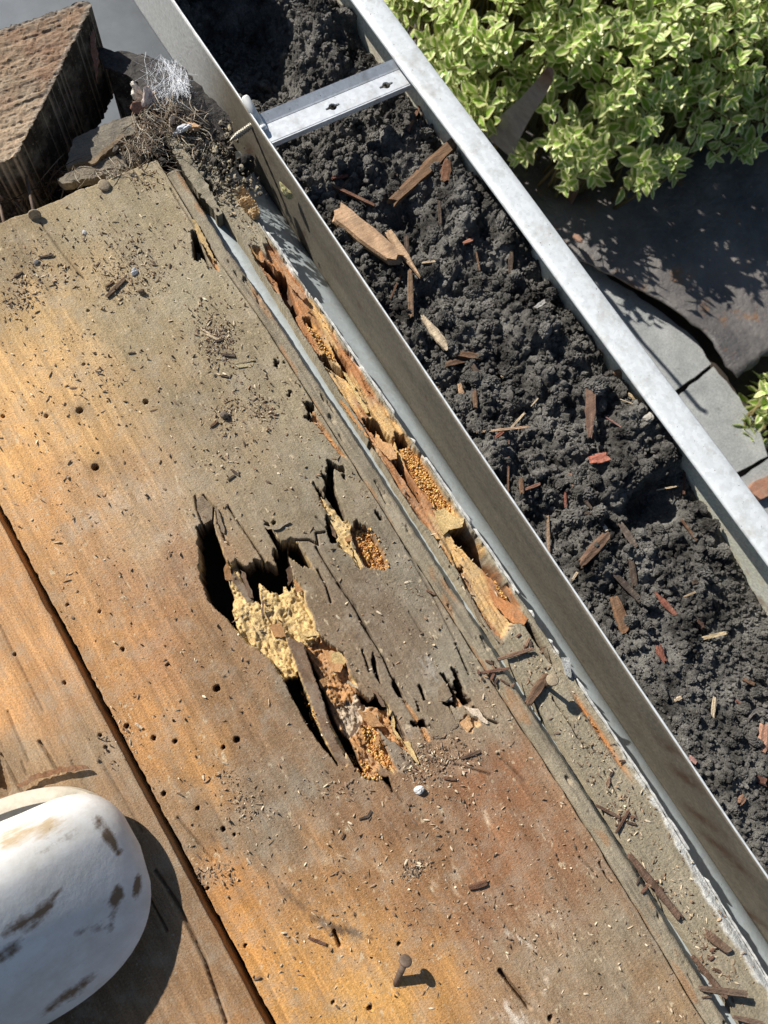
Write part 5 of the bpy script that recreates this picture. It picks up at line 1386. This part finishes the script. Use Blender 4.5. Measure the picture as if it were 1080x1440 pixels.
for i, (px, py, sz, c, lb, z, st) in enumerate(((192,131,.0042,(225,214,196),'rounded white lump standing on the litter nest',.002,(.7,.7,1.3)),(211,136,.0048,(224,198,182),'pinkish white curled flake on the litter nest',.003,(1.2,.9,.4)),
        (196,150,.0036,(150,104,80),'brown curled leaf scrap on the litter nest',.003,(1.2,.8,.3)),(256,182,.0042,(208,212,220),'bluish white silk bundle at the foot of the litter nest',.0,(1.3,.7,.5)),(269,176,.0046,(200,156,104),'tan wood flake beside the silk bundle',.0,(1.3,.8,.3)),
        (243,168,.003,(196,170,140),'beige scrap in the litter nest',.002,(1.2,.8,.4)))):
    p_ = P(px, py, z); V, T, own = blobs(p_[None], np.array([sz]), np.array([st]), .34, 60 + i, 3, 1)
    props(mesh_obj('litter_scrap', V, [T], DEBRIS, None, np.tile(CK(c), (len(V), 1)), smooth_sh=False), lb, 'scrap')
# crumbs of dirt on and around the corner timbers
r = np.random.default_rng(71); qs = []
for px, py, sx_, sy_, n, z in ((300,225,16,16,160,-.005),(320,262,12,16,140,-.005),(275,205,14,10,100,-.004),(200,225,20,10,90,-.002),(318,200,8,18,70,-.012),(350,262,8,10,40,-.008)):
    q = r.normal(0, 1, (n, 2)) * [sx_, sy_] + [px, py]; qs += [P(a, b, z + r.uniform(-.001, .002)) for a, b in q]
qs = np.array(qs); s_ = .0004 + .0018 * r.uniform(0, 1, len(qs)) ** 3
V, T, own = blobs(qs, s_ * .8, r.uniform(.4, 1.5, (len(qs), 3)), .42, 72, 2)
cc = np.array([CK((150,138,114)), CK((110,100,84)), CK((176,160,124)), CK((84,76,66))])[r.integers(0, 4, len(qs))]
props(mesh_obj('dirt_crumbs', V, [T], DEBRIS, None, cc[own], smooth_sh=False), 'grey dirt crumbs on the timbers beside the litter nest', 'dirt', kind='stuff')
# black clot of dirt hanging by the gutter
stone('dirt_clod', 345, 238, lambda x, y: np.full(len(x), -.016), .0065, (42,38,34), 'black dirt clot stuck between the timber end and the gutter back', 'clod', 81, (1.2, .9, .8))
stone('leaf_scrap', 402, 272, lambda x, y: np.full(len(x), -.012), .0042, (190,180,110), 'yellowish leaf scrap stuck on the gutter back panel', 'leaf', 82, (1.4, .5, .7))
# cobweb
r = np.random.default_rng(55); parts = []
top = [P(px, py, .001) for px, py in ((200,75),(212,78),(222,82),(232,84),(240,90),(250,94),(258,100),(246,86),(228,80),(262,112))]
bot = [P(px, py, .004) for px, py in ((205,128),(212,132),(222,140),(230,138),(240,134),(250,130),(258,128),(262,122),(218,150),(236,150),(200,140),(262,140))]
for k in range(300):
    a = top[r.integers(len(top))] + r.normal(0, .0012, 3); b = bot[r.integers(len(bot))] + r.normal(0, .0015, 3)
    if np.linalg.norm((a - b)[:2]) > .03: continue
    ts = np.linspace(0, 1, 6); pts = a + (b - a) * ts[:, None] + r.normal(0, .0009, (6, 3)) - np.array([0, 0, 1]) * (ts * (1 - ts) * .006)[:, None]
    parts.append(tube(pts, r.uniform(.00003, .00009), 3))
for k in range(160):
    a = P(r.uniform(205, 262), r.uniform(82, 145), .002); d = r.normal(0, 1, 3); d[2] *= .3; d /= np.linalg.norm(d)
    parts.append(tube([a, a + d * .004 + r.normal(0, .0006, 3), a + d * r.uniform(.006, .012)], r.uniform(.00003, .00008), 3))
WEB = mat_plain('spider_silk', (.82, .84, .88), .5, .05, 100, 0)
props(mesh_obj('cobweb', *join(parts), WEB, smooth_sh=False), 'white cobweb stretched from the black felt to the litter nest', 'cobweb')

# ================================================================== THE GARDEN BELOW
ZGR = -0.60
gm = mat_plain('garden_earth', (.045, .036, .028), .95, .5, 30, .004)
gnd = mesh_obj('ground', *join([box(-60, 60, -60, 60, ZGR - .5, ZGR - .012)]), gm); props(gnd, kind='structure')
# house wall under the eave, carrying the roof
wallm = mat_plain('render_wall', (.5, .48, .44), .9, .1, 20, .001)
hw = mesh_obj('house_wall', *join([box(-.40, .12, -.58, .93, ZGR - .012, -.101)]), wallm); props(hw, 'plain rendered wall under the eave below the rotten boards', 'wall')
# paving edge
STONE_, snt, sbb = nodes_of('grey_paving')
vv = mapping(snt, (1, 1, 1))
c_ = mixcol(snt, (.27, .28, .275), (.38, .385, .375), noise_fac(snt, vv, 25, 6, .65, .35, .65))
c_ = mulcol(snt, c_, noise_fac(snt, vv, 420, 4, .7, .3, .7, .72, 1.2))
c_ = mixcol(snt, c_, (.12, .12, .11), noise_fac(snt, vv, 60, 3, .6, .66, .74, 0, .5))
snt.links.new(c_, sbb.inputs['Base Color']); sbb.inputs['Roughness'].default_value = .9
bump(snt, sbb, noise_fac(snt, vv, 400, 5, .7), .5, .001)
pave = empty('paving', (.72, .1, ZGR - .012)); props(pave, kind='structure')
outer_px = [(790,350),(838,376),(880,403),(935,440),(978,475),(1003,513)], [(1003,513),(1031,546),(1064,591),(1082,643)], [(1082,643),(1095,680),(1105,740),(1100,800)]
inner_px = [(700,420),(760,470),(880,592)], [(954,549),(962,580),(1000,690)], [(1039,666),(1040,720),(1030,800)]
blk = [outer_px[0] + [(954,549),(870,600),(760,480),(700,400)],
       outer_px[1] + [(1039,666),(985,700),(900,640),(956,551)][0:1] + [(960,740),(880,620),(956,551)],
       outer_px[2] + [(1000,850),(940,760),(1041,668)],
       [(788,348),(700,398),(640,330),(600,230),(690,290)]]
def shrink(pg, d):
    c = pg.mean(0); v = pg - c; return c + v * (1 - d / np.linalg.norm(v, axis=1))[:, None]
for k, b_ in enumerate(blk):
    pg = shrink(poly(b_, ZGR), .003)
    slab('paving_block', pg, lambda x, y: ZGR + .0012 * (fbm(x * 40, y * 40, 4, 95) - .5) + .002 * k * 0, .06, STONE_, lambda x, y: np.ones((len(x), 3)), pave, res=.012, seed=90 + k, edge_jit=.0012)
# black ground sheet, dirty and rumpled
MEM, mnt, mb_ = nodes_of('black_sheet')
vv = mapping(mnt, (1, 1, 1))
c_ = mixcol(mnt, (.085, .080, .079), (.19, .172, .158), noise_fac(mnt, vv, 9, 6, .65, .35, .65))
c_ = mixcol(mnt, c_, (.20, .10, .04), noise_fac(mnt, vv, 22, 7, .7, .56, .68, 0, .85))
c_ = mixcol(mnt, c_, (.30, .27, .23), noise_fac(mnt, vv, 160, 4, .7, .64, .72, 0, .6))
mnt.links.new(c_, mb_.inputs['Base Color'])
mnt.links.new(noise_fac(mnt, vv, 40, 5, .6, .3, .7, .35, .7), mb_.inputs['Roughness'])
bump(mnt, mb_, noise_fac(mnt, vv, 60, 6, .65), .5, .004)
mpts = [(560,60),(640,190),(700,262),(735,305),(770,338),(820,368),(880,402),(940,436),(990,474),(1010,505),(1036,533),(1062,512),(1120,470),(1320,380),(1350,-60),(900,-160),(560,-60)]
pgm = poly(mpts, ZGR + .02)
mem = slab('ground_sheet', pgm, lambda x, y: ZGR + .022 + .030 * (fbm(x * 5, y * 5, 3, 97) - .5) + .008 * (fbm(x * 22, y * 14, 3, 98) - .5), .003, MEM, lambda x, y: np.ones((len(x), 3)), None, res=.012, seed=96, edge_jit=.002, sm=True)
props(mem, 'rumpled black ground sheet with rusty dirt under the leafy bush', 'sheet')
# upright torn flap of the sheet
st = [((676,184),(720,222),-.52),((698,168),(726,200),-.47),((716,152),(740,172),-.42),((732,138),(750,154),-.37),((748,120),(764,134),-.33),((763,103),(776,111),-.29),((770,93),(777,96),-.28)]
Vf = []; 
for l_, r_, z in st:
    a, b = P(*l_, z), P(*r_, z - .004); Vf += [a, b, a + [.002, -.001, -.003], b + [.002, -.001, -.003]]
Vf = np.array(Vf); i_ = np.arange(len(Vf)).reshape(-1, 4)
Q = np.concatenate([np.stack([i_[:-1, a], i_[1:, a], i_[1:, b], i_[:-1, b]], -1) for a, b in ((1, 0), (0, 2), (2, 3), (3, 1))] + [i_[:1][:, [0, 1, 3, 2]], i_[-1:][:, [0, 2, 3, 1]]])
tcol = np.repeat(np.array([[.33, .31, .30]] * 5 + [[.30, .17, .11]] * 2), 4, 0)
fl_ = mesh_obj('sheet_flap', Vf, [Q], mat_plain('flap', (0, 0, 0), .5, .35, 60, .001, use_attr=True), None, tcol, smooth_sh=False, base=(P(700, 200, -.52)[0], P(700, 200, -.52)[1], -.525)); props(fl_, 'pointed grey black flap standing up beside the variegated bush', 'flap')
wslab('wood_chip', [(806,262),(822,238),(826,246),(812,272)], ZGR + .05, .03, (150,112,86), 'brown stake stub under the bush beside the gutter rim', 'stake', seed=111, res=.006)
wslab('wood_chip', [(1052,690),(1062,676),(1090,664),(1100,690),(1070,702)], ZGR + .012, .02, (176,118,84), 'terracotta brown wood chip on the grey paving', 'wood chip', seed=112, res=.006)
stone('twig_stub', 811, 338, lambda x, y: np.full(len(x), ZGR + .04), .010, (150,110,86), 'short brown stub on the black ground sheet beside the rim', 'stub', 83, (.5, .4, 1.4))
stone('pebble', 843, 375, lambda x, y: np.full(len(x), ZGR + .012), .008, (170,150,130), 'small tan pebble at the edge of the black ground sheet', 'pebble', 84)

# ---- variegated bush
LEAFM, lnt, lb_ = nodes_of('variegated_leaf')
ca = attr_col(lnt)
oi = N(lnt, 'ShaderNodeObjectInfo')
nz = noise_fac(lnt, mapping(lnt, (1, 1, 1)), 400, 3, .6, .3, .7, .85, 1.12)
cc = mulcol(lnt, ca, nz)
lnt.links.new(cc, lb_.inputs['Base Color']); lb_.inputs['Roughness'].default_value = .38; lb_.inputs['Specular IOR Level'].default_value = .5
tr_ = N(lnt, 'ShaderNodeBsdfTranslucent'); lnt.links.new(cc, tr_.inputs['Color'])
mx = N(lnt, 'ShaderNodeMixShader'); mx.inputs[0].default_value = .34
lnt.links.new(lb_.outputs[0], mx.inputs[1]); lnt.links.new(tr_.outputs[0], mx.inputs[2])
lnt.links.new(mx.outputs[0], lnt.nodes['Material Output'].inputs['Surface'])
def leaf_geo(seed, green=None):
    r = np.random.default_rng(seed); nu, nv = 7, 7
    U = np.linspace(0, 1, nu); V_ = np.linspace(-1, 1, nv); out = []; col = []
    fold = r.uniform(.15, .4); curl = r.uniform(.1, .5); wav = r.uniform(0, 6); wa = r.uniform(.02, .06); half = r.uniform(.24, .32)
    marg = r.uniform(.30, .58); g_ = np.array([.25, .41, .055]) * r.uniform(.8, 1.3); cream = np.array([.90, .90, .46]) * r.uniform(.85, 1.05)
    for u_ in U:
        w = half * (math.sin(math.pi * min(1, u_ ** .8 * 1.0)) ** .8) if 0 < u_ < 1 else .012
        for v in V_:
            y = v * w; z = fold * abs(y) + wa * math.sin(u_ * 9 + wav) * abs(v) - curl * u_ * u_ * .5
            out.append((u_, y, z))
            t = smooth(marg - .12 + .25 * math.sin(u_ * 14 + wav) * .5, marg + .12 + .25 * math.sin(u_ * 14 + wav) * .5, abs(v)); t = max(float(t), float(smooth(.86, 1.0, u_)) * .8)
            col.append(cream * t + g_ * (1 - t) + np.array([.05, .07, .01]) * (abs(v) < .1))
    col = np.array(col)
    if green is not None: col = np.tile(np.array(green), (len(col), 1))
    i_ = np.arange(nu * nv).reshape(nu, nv); q = np.stack([i_[:-1, :-1], i_[1:, :-1], i_[1:, 1:], i_[:-1, 1:]], -1).reshape(-1, 4)
    return np.array(out), q, col
LV = [leaf_geo(k) for k in range(12)]
lmesh = []
for k, (v, q, c) in enumerate(LV):
    o = mesh_obj('leaf_source', v, [q], LEAFM, None, c, base=(0, 0, 0)); lmesh.append(o.data); bpy.data.objects.remove(o)
def build_bush(name, label, border_px, zrim, ztop, nshoot, seed, lsize, cen_px, single=300, leaf_pick=range(12), far=.38):
    r = np.random.default_rng(seed)
    bp = poly(border_px, zrim)
    cen = P(*cen_px, zrim)[:2]
    lo, hi = bp.min(0), bp.max(0)
    q = r.uniform(lo, hi, (nshoot * 6, 2)); dd = sdf(bp, q[:, 0], q[:, 1]); k = dd < -.006; fpx, fpy = PX(q[:, 0], q[:, 1], np.full(len(q), zrim)); k &= (line_dist([(690,205),(728,168)], fpx, fpy) > 24) & (line_dist([(728,168),(768,110)], fpx, fpy) > 11); q = q[k][:nshoot]; dd = -dd[k][:nshoot]
    root = empty(name, (cen[0], cen[1], ZGR)); props(root, label, 'bush')
    leaves = []; stems = []
    for (x, y), d in zip(q, dd):
        hgt = float(smooth(0, .16, np.array(d)))
        z = zrim + (ztop - zrim) * hgt + r.uniform(-.05, .02)
        out = np.array([x, y]) - cen; out = out / (np.linalg.norm(out) + 1e-6)
        lean = (1 - hgt) * .9 + r.uniform(0, .35)
        a = np.array([out[0] * lean + r.normal(0, .25), out[1] * lean + r.normal(0, .25), 1.0 - .5 * (1 - hgt)]); a /= np.linalg.norm(a)
        tip = np.array([x, y, z]); L = r.uniform(.05, .09); base = tip - a * L
        low = np.array([x - out[0] * .06 * (1 - hgt), y - out[1] * .06 * (1 - hgt), max(ZGR + .03, z - .22)])
        stems.append(tube([low, (low + base) / 2 + r.normal(0, .006, 3), base, tip], [.0028, .0022, .0016, .0006], 5))
        npair = r.integers(4, 7); ang0 = r.uniform(0, 6.28)
        e1 = np.cross(a, [.3, .5, .2]); e1 /= np.linalg.norm(e1); e2 = np.cross(a, e1)
        for j in range(npair):
            s = j / (npair - 1); pos = base + a * L * (.15 + .85 * s)
            for m_ in range(2 if j < npair - 1 else 3):
                an = ang0 + j * 1.62 + m_ * (math.pi if j < npair - 1 else 2.09) + r.normal(0, .2)
                rad = math.cos(an) * e1 + math.sin(an) * e2
                up_ = np.interp(s, [0, 1], [.15, .9]) + r.normal(0, .2)
                dl = rad + a * up_; dl /= np.linalg.norm(dl)
                nn = a - dl * (a @ dl); nn /= np.linalg.norm(nn); sd_ = np.cross(nn, dl)
                sz = lsize * r.uniform(.75, 1.2) * np.interp(s, [0, .5, 1], [.95, 1.0, .6])
                leaves.append((pos, dl, sd_, nn, sz, int(r.choice(list(leaf_pick)))))
    V, Fc = join(stems)
    mesh_obj('stems', V, Fc, mat_plain(name + '_stem', (.16, .13, .05), .7, .3, 300, .0003), root)
    # leaves that show largest (in view and nearest the lens) are single parts, the others one part
    sc = []
    for p_, *_ in leaves:
        X_, Y_ = PX(np.array(p_[0]), np.array(p_[1]), np.array(p_[2])); inn = (X_ > 0) & (X_ < 1080) & (Y_ > 0) & (Y_ < 1440) & (p_[0] / (CAMH - p_[2]) > .71)
        sc.append(p_[2] + (5 if inn else 0))
    order = np.argsort(-np.array(sc))
    for i in order[:single]:
        p_, dl, sd_, nn, sz, k_ = leaves[i]
        o = bpy.data.objects.new('leaf', lmesh[k_]); COL.objects.link(o); o.parent = root
        Mx = Matrix([[dl[c] * sz, sd_[c] * sz, nn[c] * sz, p_[c] - root.location[c]] for c in range(3)] + [[0, 0, 0, 1]])
        o.matrix_basis = Mx
    Vs, Qs, Cs, off = [], [], [], 0
    for i in order[single:]:
        p_, dl, sd_, nn, sz, k_ = leaves[i]; v, q_, c = LV[k_]
        Vs.append(p_ + sz * (v[:, :1] * dl + v[:, 1:2] * sd_ + v[:, 2:] * nn)); Qs.append(q_ + off); Cs.append(c); off += len(v)
    if Vs:
        o = mesh_obj('leaves', np.concatenate(Vs), [np.concatenate(Qs)], LEAFM, root, np.concatenate(Cs)); o['kind'] = 'stuff'
    return root
build_bush('variegated_bush', 'dense bush of yellow green leaves with cream margins beyond the gutter',
           [(520,-30),(560,60),(612,150),(660,196),(700,170),(736,200),(775,245),(805,255),(850,240),(890,262),(925,280),(965,250),(990,215),(1035,215),(1085,195),(1180,170),(1350,100),(1350,-220),(900,-330),(520,-250)],
           -.45, -.33, 1150, 61, .027, (960, -40))
build_bush('low_plant', 'dark green low plant in shade between the paving and the black sheet',
           [(1030,560),(1042,535),(1062,516),(1090,500),(1150,480),(1170,560),(1120,640),(1085,625),(1060,585)], -.555, -.535, 26, 62, .028, (1090, 560), single=60)
scene.frame_set(1)
